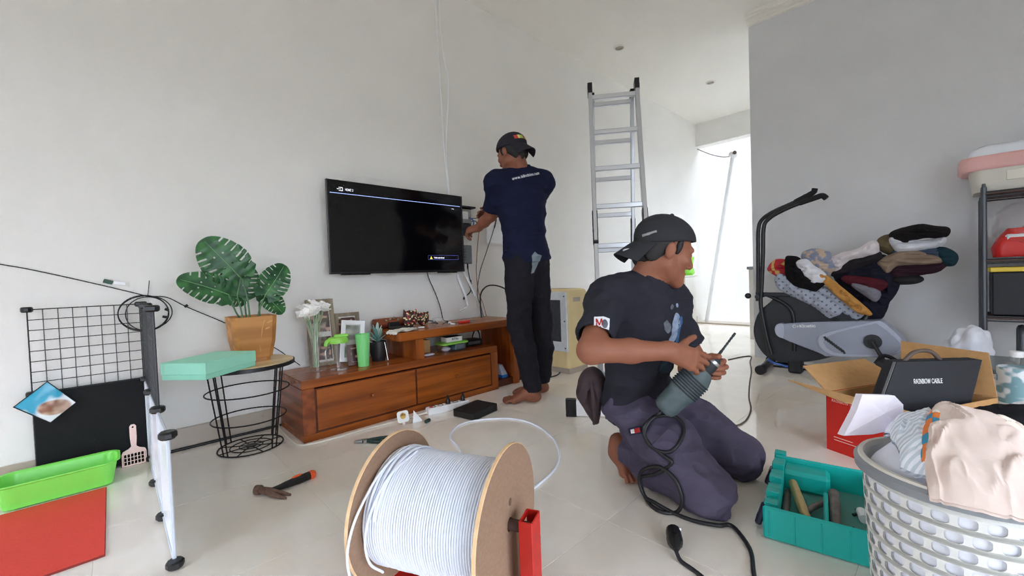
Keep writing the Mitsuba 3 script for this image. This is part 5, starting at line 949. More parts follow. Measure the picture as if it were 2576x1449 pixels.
def draped(pts, off, seed, amp, fr, th=.006, sub=.006, rmax=.148):
    g = Polygon(smooth_poly(pts, 4)).buffer(.004).intersection(Point(bc).buffer(rmax)); g = g if g.geom_type == 'Polygon' else max(g.geoms, key=lambda q: q.area)
    from shapely import distance, points as spts
    v, f = trimesh.creation.triangulate_polygon(g, engine='earcut'); v3, f = trimesh.remesh.subdivide_to_size(np.c_[v, 0 * v[:, 0]], f, sub, max_iter=12); m = trimesh.Trimesh(v3, f, process=True); P = m.vertices[:, :2]
    d = np.clip(distance(spts(P), g.boundary) / .02, 0, 1); e = np.sqrt(np.clip(1 - (1 - d) ** 2, 0, 1))
    q = np.c_[P, np.full(len(P), seed)]; fold = 1 - 2 * np.abs(fb(q + .2 * fb(q, 10, seed + 5)[:, None], (fr[0], fr[1], 1), seed, 2)) * 2.4
    z = dome(P[:, 0], P[:, 1]) + off + amp * fold * (.3 + .7 * e) + .012 * e
    top = trimesh.Trimesh(np.c_[P, z], m.faces, process=False); bot = trimesh.Trimesh(np.c_[P, z - th - .02 * e], m.faces[:, ::-1], process=False)
    return cat_([top, bot])
mat('m_creamcloth', None, .95, tex=mottled((224, 206, 196), (212, 192, 182), 40.0), spec=.15); mat('m_cream2', None, .95, tex=mottled((230, 220, 206), (218, 206, 192), 40.0), spec=.15)
mat('m_striped', None, .9, spec=.15, tex=mikit.proc(lambda p, n, uv: mikit.mix(lin(226, 230, 238), lin(192, 202, 212), mikit.smoothstep(.35, .65, .5 + .5 * dr.sin((p.x * .85 + p.y * .5) * 620)))))
mat('m_print', None, .9, spec=.15, tex=mikit.proc(lambda p, n, uv: mikit.mix(mikit.mix(lin(222, 128, 72), lin(70, 138, 168), dr.select(mikit.cell_rand(p.x * 55 + 40, p.y * 80 + 40, 2) > .62, 1.0, 0.0)), lin(226, 222, 214), dr.select(mikit.cell_rand(p.x * 55 + 40, p.y * 80 + 40, 5) > .8, 1.0, 0.0))))
one('white_towel', draped(DATA['b_whitetowel'], .004, 3, .010, (18, 34)), 'm_washwhite', 'plain white towel along the front edge of the basket', 'towel', smooth=70)
one('striped_cloth', draped(DATA['b_striped'], .016, 5, .007, (22, 26)), 'm_striped', 'white finely ribbed shirt on the basket behind the paper bag', 'shirt', smooth=70)
one('printed_cloth', cat_([draped(DATA['b_print'], .024, 8, .004, (20, 20)), draped(DATA['b_print2'], .024, 8, .004, (20, 20))]), 'm_print', 'orange and blue printed hem of the ribbed shirt in the basket', 'cloth', smooth=70)
one('cream_cloth', draped(DATA['b_cream'], .027, 13, .010, (15, 24), rmax=.176), 'm_creamcloth', 'crumpled pinkish cream cloth spilling over the front of the basket', 'cloth', smooth=70)
one('cream_cloth', draped(DATA['b_cream2'], .026, 17, .010, (20, 34)), 'm_cream2', 'small ivory cloth at the back of the basket pile', 'cloth', smooth=70)
mat('m_paper', (232, 226, 236), .7)
e_ = [V3(*q) for q in ((1.222, .172, .401), (1.246, .151, .457), (1.258, .141, .496), (1.312, .089, .491), (1.326, .075, .469), (1.325, .074, .415), (1.271, .125, .402), (1.285, .115, .452))]
V = np.array(e_); F = np.array([[0, 7, 1], [1, 7, 2], [2, 7, 3], [3, 7, 4], [4, 7, 5], [5, 7, 6], [6, 7, 0]])
V[7] += V3(-.012, -.012, .004); bk2 = V + V3(.014, .014, -.003)
t = thing('paper_bag', 'creased white paper bag lying over the left side of the basket', 'paper bag')
part(t, 'front', trimesh.Trimesh(V, F, process=False), 'm_paper'); part(t, 'back', trimesh.Trimesh(bk2, F[:, ::-1], process=False), 'm_paper')
part(t, 'side', trimesh.Trimesh(np.vstack([V[:7], bk2[:7]]), np.array([[i, (i + 1) % 7, (i + 1) % 7 + 7] for i in range(7)] + [[i, (i + 1) % 7 + 7, i + 7] for i in range(7)]), process=False), 'm_paper')
fabd = fabric('m_blackcloth', (26, 26, 30))
one('black_cloth', tf(crum((0, 0, 0), .085, (1.5, .8, .38), 41, 4, .25), rot=('z', -42), loc=(1.50, -.125, .395)), fabd, 'black cloth lying across the back of the basket pile', 'cloth', smooth=70)
one('white_cloth', tf(crum((0, 0, 0), .07, (1.3, .7, .30), 43, 4, .2), rot=('z', -42), loc=(1.60, -.175, .42)), 'm_washwhite', 'white folded cloth behind the black cloth at the basket', 'cloth', smooth=70)
# ---------------------------------------------------------------- green tool case tray
mat('m_tealcase', (14, 160, 150), .35); mat('m_tealdusty', None, .7, tex=mottled((60, 146, 138), (98, 130, 122), 26.0, 3)); mat('m_latch', (40, 40, 58), .4)
t = thing('tool_case', 'teal green plastic tool case half with dusty compartments on the floor', 'tool case')
tc = np.array([1.598, .278]); TA = 10.0
def tl(m): return tf(m, rot=('z', TA), loc=(tc[0], tc[1], 0))
W2, D2, hh = .207, .14, .098
part(t, 'base', tl(bx(-W2, W2, -D2, D2, .002, .012, .002)), 'm_tealdusty')
part(t, 'wall', tl(bx(-W2 - .006, -W2 + .006, -D2 - .006, D2 + .006, .002, hh, .005)), 'm_tealcase'); part(t, 'wall', tl(bx(W2 - .006, W2 + .006, -D2 - .006, D2 + .006, .002, hh, .005)), 'm_tealcase')
part(t, 'wall', tl(bx(-W2, W2, D2 - .03, D2 + .004, .002, hh - .012, .005)), 'm_tealcase'); part(t, 'wall', tl(bx(-W2, W2, -D2 - .006, -D2 + .006, .002, hh, .005)), 'm_tealcase')
for i in range(5): part(t, 'rib', tl(bx(-W2 - .0085, -W2 - .004, -D2 + .02 + .062 * i, -D2 + .024 + .062 * i, .012, hh - .01, .001)), 'm_tealcase')
for i in range(8): part(t, 'notch', tl(bx(-W2 + .03 + .056 * i, -W2 + .062 + .056 * i, D2 - .03, D2 + .006, hh - .014, hh + (.006 if i % 2 else -.004), .002)), 'm_tealcase')
part(t, 'divider', tl(bx(-W2, .06, -.012, .0, .012, .06, .004)), 'm_tealcase'); part(t, 'divider', tl(bx(W2 - .09, W2, -.02, D2 - .02, .012, hh - .016, .012)), 'm_tealcase'); part(t, 'boss', tl(lathe([(.03, .012), (.028, .045), (.022, .045), (.022, .012)], 24, (-W2 + .055, .075, 0))), 'm_tealcase', 30)
for x in (-W2 + .06, W2 - .06): part(t, 'latch', tl(obox((x, D2 + .016, .04), (.045, .018, .06), 0, .005, [('x', 18)])), 'm_latch')
def intool(name, mesh, m, lab, cat, sm=40): return one(name, tl(mesh), m, lab, cat, smooth=sm)
mat('m_brass', None, .35, tex=mottled((196, 168, 106), (164, 142, 100), 40.0), metal=.3)
intool('brass_rod', tube([(.10, .085, .05), (-.02, .06, .042), (-.15, .03, .030)], [.0135, .0145, .012], 14), 'm_brass', 'worn brass coloured rod lying across the teal tool case', 'tool')
mat('m_dirtysteel', None, .6, tex=mottled((84, 74, 70), (122, 114, 108), 50.0), metal=.3)
intool('masonry_bit', tube([(-.15, .098, .024), (.08, .098, .024)], .010, 10), 'm_dirtysteel', 'dirty steel drill bit along the notched side of the teal case', 'tool')
intool('side_handle', cat_([tube([(.10, -.028, .045), (-.14, -.028, .03)], [.016, .013], 12), tube(spl([(.05, -.02, .04), (.0, .02, .035), (-.05, .045, .03)]), .009, 10)]), 'm_dirtysteel', 'grimy forked tool handle in the middle of the teal case', 'tool')
t = thing('wall_plug_tube', 'small white plastic tube lying in the dusty right part of the teal case', 'tube')
part(t, 'body', tl(tube([(.055, -.095, .026), (.005, -.10, .026)], .0135, 16)), 'm_white', 40)
for i, (x, y) in enumerate(((.08, -.085), (.04, -.075), (-.06, -.06), (-.09, -.075), (-.10, -.055))): intool('plastic_plug', tube([(x, y, .016), (x + .018, y - .012, .016)], [.0045, .003], 7), 'm_darkteal', ('dark wall plug nearest the white tube, on its far side', 'dark wall plug right beside the white tube', 'dark wall plug in the front compartment of the teal case, highest of three', 'dark wall plug in the front compartment of the teal case, lowest of three', 'dark wall plug in the front compartment of the teal case, between two others')[i], 'wall plug')
# ---------------------------------------------------------------- cable reel in front
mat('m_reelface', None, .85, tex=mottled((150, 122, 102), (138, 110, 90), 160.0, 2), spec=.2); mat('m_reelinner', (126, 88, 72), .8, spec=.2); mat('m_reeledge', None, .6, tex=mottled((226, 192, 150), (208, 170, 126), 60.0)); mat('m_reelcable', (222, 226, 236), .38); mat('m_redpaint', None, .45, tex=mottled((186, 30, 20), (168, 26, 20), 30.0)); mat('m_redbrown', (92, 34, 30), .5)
RC, RA, RR, RW = V3(.668, .733, .206), -1.14, .186, .325
ax = V3(math.cos(RA), math.sin(RA), 0); sd_ = V3(-math.sin(RA), math.cos(RA), 0)
RM = np.eye(4); RM[:3, 0] = sd_; RM[:3, 1] = V3(0, 0, 1); RM[:3, 2] = np.cross(sd_, [0, 0, 1]); 
if RM[:3, 2] @ ax < 0: RM[:3, 0] = -sd_; RM[:3, 2] = ax
def rl(m, s): Mx = RM.copy(); Mx[:3, 3] = RC + ax * s; return tf(m, Mx)     # local z along the axle, s from the right disc's outer face
t = thing('cable_reel', 'large wooden reel wound with white cable standing in the foreground', 'cable reel')
def disc(s0, s1, name):
    hs = [Point(0, 0).buffer(.016)] + [Point(.052 * math.cos(a), .052 * math.sin(a)).buffer(.009) for a in (1.45,)]
    g = Point(0, 0).buffer(RR - .004, quad_segs=40).difference(union_all(hs))
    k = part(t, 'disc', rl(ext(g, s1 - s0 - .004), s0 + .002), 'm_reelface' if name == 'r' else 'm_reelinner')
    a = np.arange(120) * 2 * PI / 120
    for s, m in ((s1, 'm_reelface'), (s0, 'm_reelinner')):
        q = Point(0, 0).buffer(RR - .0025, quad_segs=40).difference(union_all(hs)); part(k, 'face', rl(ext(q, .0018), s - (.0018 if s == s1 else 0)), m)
    part(k, 'edge', rl(lathe([(RR - .002, 0), (RR, .0015), (RR, s1 - s0 - .0015), (RR - .002, s1 - s0)], 120), s0), 'm_reeledge', 40, label='pale sawn edge')
disc(-.010, 0.0, 'r'); disc(-RW - .010, -RW, 'l')
part(t, 'core', rl(lathe([(.09, 0), (.09, RW - .01)], 48), -RW), 'm_reelinner', 40)
turns, cr_ = 46, .0033
th = np.linspace(0, 2 * PI * turns, turns * 56); ss = np.linspace(-RW + .0045, -.0145, len(th)); wob = .0005 * np.sin(th * .11) + .0003 * np.sin(th * .31 + 1) 
Rw = .140 + wob
part(t, 'winding', rl(tube(np.c_[Rw * np.cos(th), Rw * np.sin(th), ss + .0002 * np.sin(th * .23)], cr_, 6), 0), 'm_reelcable', 60, label='white cable winding')
part(t, 'winding_core', rl(lathe([(.138, 0), (.138, RW - .012)], 64), -RW + .001), 'm_reelcable', 40)
for sh_, r0_, e in ((-.292, .1465, .006), (-.268, .1462, -.012), (-.30, .1468, -.004)):
    q = np.linspace(-.3 if sh_ != -.268 else .4, 2.9, 40); part(t, 'loose_turn', rl(tube(np.c_[r0_ * np.cos(q), r0_ * np.sin(q), sh_ + e * (q - 1.2) / 1.5], cr_, 6), 0), 'm_reelcable', 60)
# loose end dropping from the top over the near side
def loc(th_, r_, s): return RC + ax * s + (RM[:3, 0] * math.cos(th_) + RM[:3, 1] * math.sin(th_)) * r_
front = PI if (RM[:3, 0] @ (cam_at - RC)) < 0 else 0.0
sg = 1 if front == 0 else -1
def pth(deg, r_, s): a = math.radians(90 - sg * deg) if front == 0 else math.radians(90 + deg); return loc(a, r_, s)
part(t, 'loose_end', tube(spl([pth(-30, .147, -.285), pth(5, .147, -.292), pth(35, .150, -.305), pth(60, .160, -.312), pth(78, .178, -.316), pth(95, .192, -.32), pth(112, .20, -.322), pth(128, .205, -.322)]), cr_, 7), 'm_reelcable', 60, label='loose white cable end')
part(t, 'loose_end', tube(spl([pth(0, .1475, -.255), pth(35, .148, -.275), pth(65, .151, -.29), pth(90, .156, -.30), pth(115, .158, -.302), pth(140, .155, -.30)]), cr_, 7), 'm_reelcable', 60, label='loose white cable end')
mat('m_axle', (92, 72, 68), .5, metal=.5)
ts_ = thing('reel_stand', 'red steel reel stand carrying the cable reel on its axle', 'stand')
part(ts_, 'axle', rl(cyl((0, 0, -RW - .075), (0, 0, .062), .0135, k=18), 0), 'm_axle', 40)
for s in (.050, -RW - .062):
    w_, d_ = .030, .017
    def up(x0, x1, z0, z1, y0, y1): return rl(bx(x0, x1, y0, y1, z0, z1, .002), s)
    part(ts_, 'upright', up(-w_, w_, -.003, .003, -RC[2] + .002, .030) if False else cat_([up(-w_, w_, d_ - .004, d_, -RC[2] + .002, .030), up(-w_, -w_ + .004, -d_, d_, -RC[2] + .002, .030), up(w_ - .004, w_, -d_, d_, -RC[2] + .002, .030), up(-w_, w_, -d_, -d_ + .004, -RC[2] + .002, -.012)]), 'm_redpaint')
    part(ts_, 'notch_lip', up(-w_, w_, -d_, -d_ + .004, .014, .030), 'm_redpaint'); part(ts_, 'cradle', up(-w_ + .004, w_ - .004, -d_ + .004, d_ - .004, -.020, -.0135), 'm_redbrown')
    part(ts_, 'base_plate', up(-.10, .10, -.03, .03, -RC[2] + .001, -RC[2] + .006), 'm_redpaint')
part(ts_, 'tie_bar', rl(bx(-.02, .02, -RC[2] + .006, -RC[2] + .012, -RW - .062, .05, .001), 0), 'm_redpaint')
# loop of the same cable on the floor
one('cable_loop', tube(spl([(1.02, 1.30, .005), (1.09, 1.48, .005), (1.155, 1.612, .005), (1.187, 1.712, .005), (1.245, 1.79, .005), (1.349, 1.846, .005), (1.469, 1.821, .005), (1.594, 1.694, .005), (1.603, 1.521, .005), (1.527, 1.344, .005), (1.424, 1.217, .005), (1.311, 1.137, .005), (1.206, 1.10, .005), (1.05, 1.07, .005), (.93, 1.03, .005)], 12), .0048, 8), 'm_reelcable', 'big open loop of white cable lying on the floor behind the reel', 'cable', smooth=60)
# black extension lead and plugs in front
t = thing('plug_pair', 'two black plugs joined end to end on the floor in front of the kneeling man', 'plug')
pa, pb = V3(1.185, .575, .022), V3(1.115, .535, .022); pd = (pb - pa)
part(t, 'socket', tube([pa + pd * q for q in (-.12, 0, .22, .40, .45)], [.014, .021, .022, .019, .010], 14), 'm_black', 40); part(t, 'plug', tube([pa + pd * q for q in (.46, .5, .72, .9, 1.0, 1.12)], [.016, .023, .021, .014, .011, .006], 14), 'm_black', 40)
part(t, 'pin', cyl(pa + V3(.01, -.012, .004), pa + V3(.002, -.02, .012), .004, k=8), 'm_steel')
one('extension_cord', tube(spl([(1.108, .531, .018), (1.095, .512, .006), (1.082, .47, .006), (1.06, .42, .006), (1.0, .33, .006), (.93, .22, .006)]), .0055, 8), 'm_blackcable', 'black extension cord running from the plugs toward the viewer', 'cable', smooth=60)
one('brown_lead', tube(spl([(3.897, 1.347, .004), (4.085, 1.300, .004), (4.160, 1.244, .004), (3.899, 1.174, .004), (3.556, 1.063, .004), (3.178, 0.962, .004), (2.829, 0.862, .004), (2.593, 0.781, .004), (2.408, 0.744, .004), (2.309, 0.741, .004), (2.252, 0.755, .004)]), .0042, 7), 'm_cabdark', 'thin dark brown lead snaking over the floor between the kneeling man and the bike', 'cable', smooth=60)
# ---------------------------------------------------------------- people
U3 = lambda v: np.array(v, float) / np.linalg.norm(v)
def chain(P, pts, rs, k=.02):
    d = None
    for a, b, r0, r1 in zip(pts[:-1], pts[1:], rs[:-1], rs[1:]):
        c = capd(P, a, b, r0, r1); d = c if d is None else smin(d, c, k)
    return d
def headframe(c, f, upish=(0, 0, 1)):
    f = U3(f); u = np.array(upish, float); u = U3(u - f * (f @ u)); r = np.cross(f, u); return np.array(c, float), np.stack([r, f, u], 1)   # columns: right, forward, up
def hl(P, c, A): return (P - c.astype(np.float32)) @ A.astype(np.float32)
def head_sdf(P, c, A):
    q = hl(P, c, A)
    d = smin(elld(q, (0, -.012, .036), (.074, .094, .086)), elld(q, (0, .024, -.026), (.057, .068, .082)), .03)
    d = smin(d, smin(capd(q, (.052, .005, -.05), (.012, .075, -.092), .022, .018), capd(q, (-.052, .005, -.05), (-.012, .075, -.092), .022, .018), .01), .03)
    d = smin(d, elld(q, (0, .080, -.092), (.020, .016, .018)), .018)
    d = smin(d, smin(elld(q, (.041, .062, -.018), (.024, .022, .022)), elld(q, (-.041, .062, -.018), (.024, .022, .022)), .01), .02)
    d = smin(d, capd(q, (-.034, .080, .024), (.034, .080, .024), .011, .011), .016)
    for s in (-1, 1):
        e = elld(q, (s * .031, .100, .006), (.018, .018, .012)); d = -smin(-d, e, .012)
        d = smin(d, elld(q, (s * .031, .0775, .005), (.013, .012, .011)), .004)
        d = smin(d, elld(q, (s * .078, -.008, -.004), (.010, .018, .030)), .006)
        d = -smin(-d, elld(q, (s * .090, -.003, -.001), (.007, .009, .018)), .004)
    d = smin(d, capd(q, (0, .090, .012), (0, .106, -.024), .0085, .0125), .012)
    d = smin(d, smin(elld(q, (.0135, .095, -.031), (.009, .011, .008)), elld(q, (-.0135, .095, -.031), (.009, .011, .008)), .004), .006)
    d = smin(d, capd(q, (-.017, .0885, -.0575), (.017, .0885, -.0575), .0055, .0055), .007); d = smin(d, capd(q, (-.014, .0875, -.068), (.014, .0875, -.068), .0065, .0065), .006)
    d = np.maximum(d, -capd(q, (-.022, .097, -.0628), (.022, .097, -.0628), .0022, .0022))
    return d
def hand_sdf(P, w, d, s, n, curl, spread=1.0, thumb=(.55, .6, .55), tcurl=(.3, .5), sc=1.0):
    """w wrist, d along the palm, s toward the thumb, n out of the palm (fingers bend to it); curl: four triples of degrees"""
    d = U3(d); s = U3(np.array(s, float) - d * (d @ np.array(s, float))); n_ = np.cross(d, s); n = n_ if n_ @ np.array(n, float) > 0 else -n_
    w = np.array(w, float); lat = [.027, .009, -.009, -.026]; pl = [.086, .090, .086, .078]
    FL = [(.041, .026, .021), (.045, .030, .022), (.041, .028, .021), (.033, .021, .018)]; R0 = [.0092, .0095, .009, .0082]
    out = smin(capd(P, w - d * .01 + s * .008, w + d * .05 + s * .014, .021 * sc, .018 * sc), capd(P, w - d * .01 - s * .008, w + d * .05 - s * .014, .021 * sc, .017 * sc), .02)
    palm = None; fing = None
    for i in range(4):
        k0 = w + (d * pl[i] + s * lat[i]) * sc
        c = capd(P, w + d * .025 + s * lat[i] * .5, k0, .015 * sc, .0125 * sc); palm = c if palm is None else smin(palm, c, .012)
        a = 0; p = k0; dd = U3(d + s * (lat[i] * 3.0 * spread)); f = None; r = R0[i] * sc
        for j in range(3):
            a += math.radians(curl[i][j]); v = dd * math.cos(a) + n * math.sin(a); p2 = p + v * FL[i][j] * sc
            c = capd(P, p, p2, r, r * .93); f = c if f is None else smin(f, c, .004); r *= .93; p = p2
        fing = f if fing is None else np.minimum(fing, f)
    out = smin(smin(out, palm, .015), fing, .006)
    b = w + (d * .03 + s * .022 + n * .006) * sc; v = U3(s * thumb[0] + d * thumb[1] + n * thumb[2]); r = .0125 * sc; th_ = None
    for L, cu in zip((.042, .032, .026), (0,) + tuple(tcurl)):
        v = U3(v + (n * .6 + d * .4 - s * .5) * cu); c = capd(P, b, b + v * L * sc, r, r * .92); th_ = c if th_ is None else smin(th_, c, .004); b = b + v * L * sc; r *= .9
    return smin(out, th_, .010)
def foot_sdf(P, ank, heel, toe, side, flat=True):
    """side: unit vector toward the big toe"""
    ank, heel, toe = (np.array(q, float) for q in (ank, heel, toe)); f = toe - heel; L = np.linalg.norm(f); f = f / L; s = np.array(side, float); ball_ = heel + f * L * .70
    up = U3(ank - heel - f * ((ank - heel) @ f))
    d = smin(capd(P, ank, heel + f * .035 + up * .02, .034, .030), capd(P, heel + f * .02 + up * .006, heel + f * .05 + up * .004, .029, .029), .03)
    for q in (-.033, 0, .030): d = smin(d, capd(P, ank + f * .02 - up * .02, ball_ + s * q + up * (.0 if q < .01 else .004), .032, .019), .025)
    for i, (q, l, r) in enumerate(((.034, .30, .0125), (.013, .315, .0090), (-.005, .295, .0086), (-.022, .265, .0084), (-.038, .225, .0084))):
        b0 = ball_ + s * q * .9; tip = heel + f * L * (.70 + l * .95) + s * q * 1.2 - up * .004; mid = (b0 + tip) / 2 + up * .006
        d = smin(d, smin(capd(P, b0, mid, r * 1.1, r), capd(P, mid, tip, r, r * 1.02), .003), .0035)
    return d
def ring_(c, n, r, rt_, k=28, sx=1.0, X=None):
    n = U3(n); X = U3(np.cross(n, [0, 1, 0]) if X is None else np.array(X, float) - n * (n @ np.array(X, float))); Y = np.cross(n, X); a = np.arange(k) * 2 * PI / k
    return tube(np.array(c) + np.outer(np.cos(a), X) * r * sx + np.outer(np.sin(a), Y) * r, rt_, 7, closed=True)
def cap_parts(t, c, A, m, tilt=.25, brimdrop=.05, R=(.089, .110, .090), cz=.040, blen=.068):
    f = lambda P: (lambda q: np.maximum(np.maximum(elld(q, (0, -.010, cz), R), -(q[:, 2] - (.030 + tilt * (q[:, 1])))), -elld(q, (0, -.010, cz), tuple(x - .011 for x in R))))(hl(P, c, A))
    k = part(t, 'cap', sdf_mesh(f, c - .17, c + .17, .0045), m, True, label='cap worn back to front')
    def brim(u, v):
        x = (u - .5) * 2; X = .078 * x * (1 - .12 * v); Yb = -.010 - R[1] * np.sqrt(np.clip(1 - (X / R[0]) ** 2, .02, 1)) * .97
        Y = Yb - blen * v * np.sqrt(np.clip(1 - .75 * x * x, 0, 1)); Z = .030 + tilt * Yb + .006 - brimdrop * v - .022 * x * x * (.5 + .5 * v)
        return c + np.stack([X, Y, Z], -1) @ A.T
    b = part(k, 'brim', grid_sheet(brim, 20, 8, .004), m, 50)
    part(k, 'button', ball(c + A @ V3(0, -.01, cz + R[2]), .008, 1, (1, 1, 1)), m, 50)
    return k, b
def cap_face(c, A, R, cz): return lambda P: elld(hl(P, c, A), (0, -.010, cz), R)
mat('m_skin', None, .55, tex=mottled((148, 95, 72), (130, 80, 60), 26.0, 3), spec=.35); mat('m_skin2', None, .55, tex=mottled((142, 90, 68), (124, 76, 57), 26.0, 3), spec=.35)
mat('m_hair', (22, 18, 17), .6); mat('m_navyshirt', None, .9, tex=mottled((26, 30, 56), (20, 24, 46), 24.0), spec=.2); mat('m_dkpants', None, .85, tex=mottled((34, 33, 40), (27, 26, 32), 24.0), spec=.2)
mat('m_blkshirt', None, .9, tex=mottled((46, 46, 54), (37, 37, 44), 24.0), spec=.2); mat('m_purppants', None, .85, tex=mottled((84, 78, 96), (72, 66, 84), 20.0), spec=.2); mat('m_cap1', (28, 24, 36), .8); mat('m_cap2', (34, 35, 40), .8); mat('m_nail', (206, 160, 140), .35)
# ---------- the man kneeling with the drill
c2, A2 = headframe((1.436, .706, .872), (.725, -.625, -.33))
K = dict(RS=V3(1.262, .832, .715), LS=V3(1.56, .75, .70), NB=V3(1.408, .772, .765), RE=V3(1.060, .765, .565), RW=V3(1.243, .598, .552), LE=V3(1.64, .70, .46), LW=V3(1.418, .620, .464),
    RH=V3(1.445, .855, .265), LH=V3(1.595, .87, .265), RK=V3(1.375, .545, .082), LK=V3(1.72, .56, .082), RA=V3(1.437, .918, .128), LA=V3(1.66, .95, .09))
su = U3(K['LS'] - K['RS']); tfw = U3(np.cross([0, 0, 1], su) * -1); tfw = tfw if tfw[1] < 0 else -tfw
TA2 = np.stack([su, tfw, [0, 0, 1]], 1)
HR = dict(w=K['RW'], d=(.062, -.040, -.030), s=(.15, .15, 1), n=(.69, .72, -.2), curl=[(12, 22, 18), (14, 24, 18), (16, 26, 18), (18, 26, 18)], thumb=(.75, .75, .30), tcurl=(.1, .2))
HL = dict(w=K['LW'], d=(.70, -.60, .0), s=(.0, .0, 1), n=(-.62, -.75, 0), curl=[(62, 74, 40), (64, 78, 40), (66, 78, 42), (68, 76, 42)], thumb=(.5, .2, .85), tcurl=(.25, .35))
def torso2(P, o=0.0):
    d = smin(elld(P, (1.425, .795, .60), (.150 + o, .092 + o, .165 + o), TA2.astype(np.float32)), elld(P, (1.468, .835, .44), (.128 + o, .088 + o, .14 + o), TA2.astype(np.float32)), .05)
    d = smin(d, elld(P, (1.515, .865, .295), (.150 + o, .108 + o, .115 + o), TA2.astype(np.float32)), .05)
    d = smin(d, chain(P, [K['RS'], K['NB'] - V3(0, 0, .02), K['LS']], [.052 + o, .058 + o * .6, .052 + o]), .04)
    return d
def arms2(P):
    d = smin(chain(P, [K['RS'], K['RE'], K['RE'] * .5 + K['RW'] * .5, K['RW']], [.050, .040, .036, .0265]), chain(P, [K['LS'], K['LE'], K['LE'] * .5 + K['LW'] * .5, K['LW']], [.050, .041, .037, .0265]), .01)
    return d
def legs2(P, o=0.0):
    d = chain(P, [K['RH'], K['RH'] * .5 + K['RK'] * .5 + V3(0, 0, .012), K['RK']], [.088 + o, .084 + o, .066 + o], .03); d = smin(d, chain(P, [K['LH'], K['LH'] * .5 + K['LK'] * .5 + V3(0, 0, .012), K['LK']], [.088 + o, .084 + o, .066 + o], .03), .03)
    d = smin(d, chain(P, [K['RK'] + V3(0, 0, -.010), K['RK'] * .45 + K['RA'] * .55 + V3(0, 0, -.02), K['RA']], [.060 + o, .054 + o, .036 + o * .8], .02), .02); d = smin(d, chain(P, [K['LK'] + V3(0, 0, -.010), K['LK'] * .45 + K['LA'] * .55 + V3(0, 0, -.005), K['LA']], [.060 + o, .054 + o, .036 + o * .8], .02), .02)
    return d
def within(P, c, R, fn):
    q = np.linalg.norm(P - np.array(c, np.float32), axis=1); m = q < R; o = q - R + .05
    if m.any(): o[m] = fn(P[m])
    return o
def body2(P):
    d = smin(within(P, c2, .20, lambda Q: head_sdf(Q, c2, A2)), chain(P, [c2 + A2 @ V3(0, -.028, -.05), K['NB'] + V3(0, 0, -.015)], [.054, .058]), .03)
    d = smin(d, smin(torso2(P, -.006), arms2(P), .02), .03); d = smin(d, legs2(P, -.016), .03)
    d = smin(d, within(P, K['RW'] + U3(HR['d']) * .08, .19, lambda Q: hand_sdf(Q, **HR)), .014); d = smin(d, within(P, K['LW'] + U3(HL['d']) * .08, .19, lambda Q: hand_sdf(Q, **HL)), .014)
    d = smin(d, within(P, (1.450, .955, .078), .32, lambda Q: foot_sdf(Q, K['RA'], (1.450, .955, .078), (1.412, .815, .012), U3(V3(.9, -.3, 0)))), .012); d = smin(d, within(P, (1.665, .985, .06), .32, lambda Q: foot_sdf(Q, K['LA'], (1.665, .985, .06), (1.66, .86, .012), (-1, 0, 0))), .012)
    return d
t2 = thing('person', 'kneeling man in dark T-shirt, purple grey trousers and backward cap holding a drill', 'person')
part(t2, 'body', sdf_mesh(body2, (.98, .40, -.012), (1.86, 1.10, 1.0), .0042), 'm_skin', True)
def wr(P, amp, s, seed):
    q = np.asarray(P) * np.asarray(s, float); a = meshkit.noise(q + .8 * meshkit.noise(q * .6, seed + 9)[:, None], seed) - .5; b = meshkit.noise(q * 2.3, seed + 4) - .5
    return (amp * (1 - 4.2 * np.abs(a)) + amp * .45 * (1 - 4 * np.abs(b)) - amp * .5).astype(np.float32)
def neckline(base, A_, B_, r0, r1, c):
    f = lambda P: np.maximum(np.abs(capd(P, A_, B_, r0, r1)) - .0062, np.maximum(base(P) - .0045, -base(P) - .016))
    return sdf_mesh(f, np.array(c) - .15, np.array(c) + .15, .0042)
def shirt2(P, hole=True):
    d = smin(torso2(P, .016), smin(chain(P, [K['RS'], K['RE']], [.066, .062]), chain(P, [K['LS'], K['LE']], [.064, .060]), .01), .045)
    d = d - wr(P, .008, (10, 10, 14), 3)
    for a, b in (('RS', 'RE'), ('LS', 'LE')):
        ax_ = U3(K[b] - K[a]); L = np.linalg.norm(K[b] - K[a]); cut = (P - K[a].astype(np.float32)) @ ax_.astype(np.float32) - L * .78
        near = capd(P, K[a] + ax_ * .10, K[b] + ax_ * .05, .085, .095); d = np.where(near < 0, np.maximum(d, cut), d)
        d = np.maximum(d, -capd(P, K[a] + ax_ * L * .55, K[b] + ax_ * .05, .050, .056))
    d = np.maximum(d, .215 + .02 * (P[:, 0] - 1.5) - P[:, 2])
    if hole: d = np.maximum(d, -capd(P, K['NB'] + V3(.006, -.014, -.018), K['NB'] + V3(.05, -.09, .2), .062, .075))
    return d
part(t2, 'shirt', sdf_mesh(shirt2, (.98, .55, .20), (1.80, 1.06, .84), .0062), 'm_blkshirt', True, label='dark charcoal T-shirt')
nk = U3(V3(.02, -.05, .2))
part(t2, 'collar', neckline(lambda P: shirt2(P, False), K['NB'] + V3(.006, -.014, -.018), K['NB'] + V3(.05, -.09, .2), .062, .075, K['NB']), 'm_blkshirt', True)
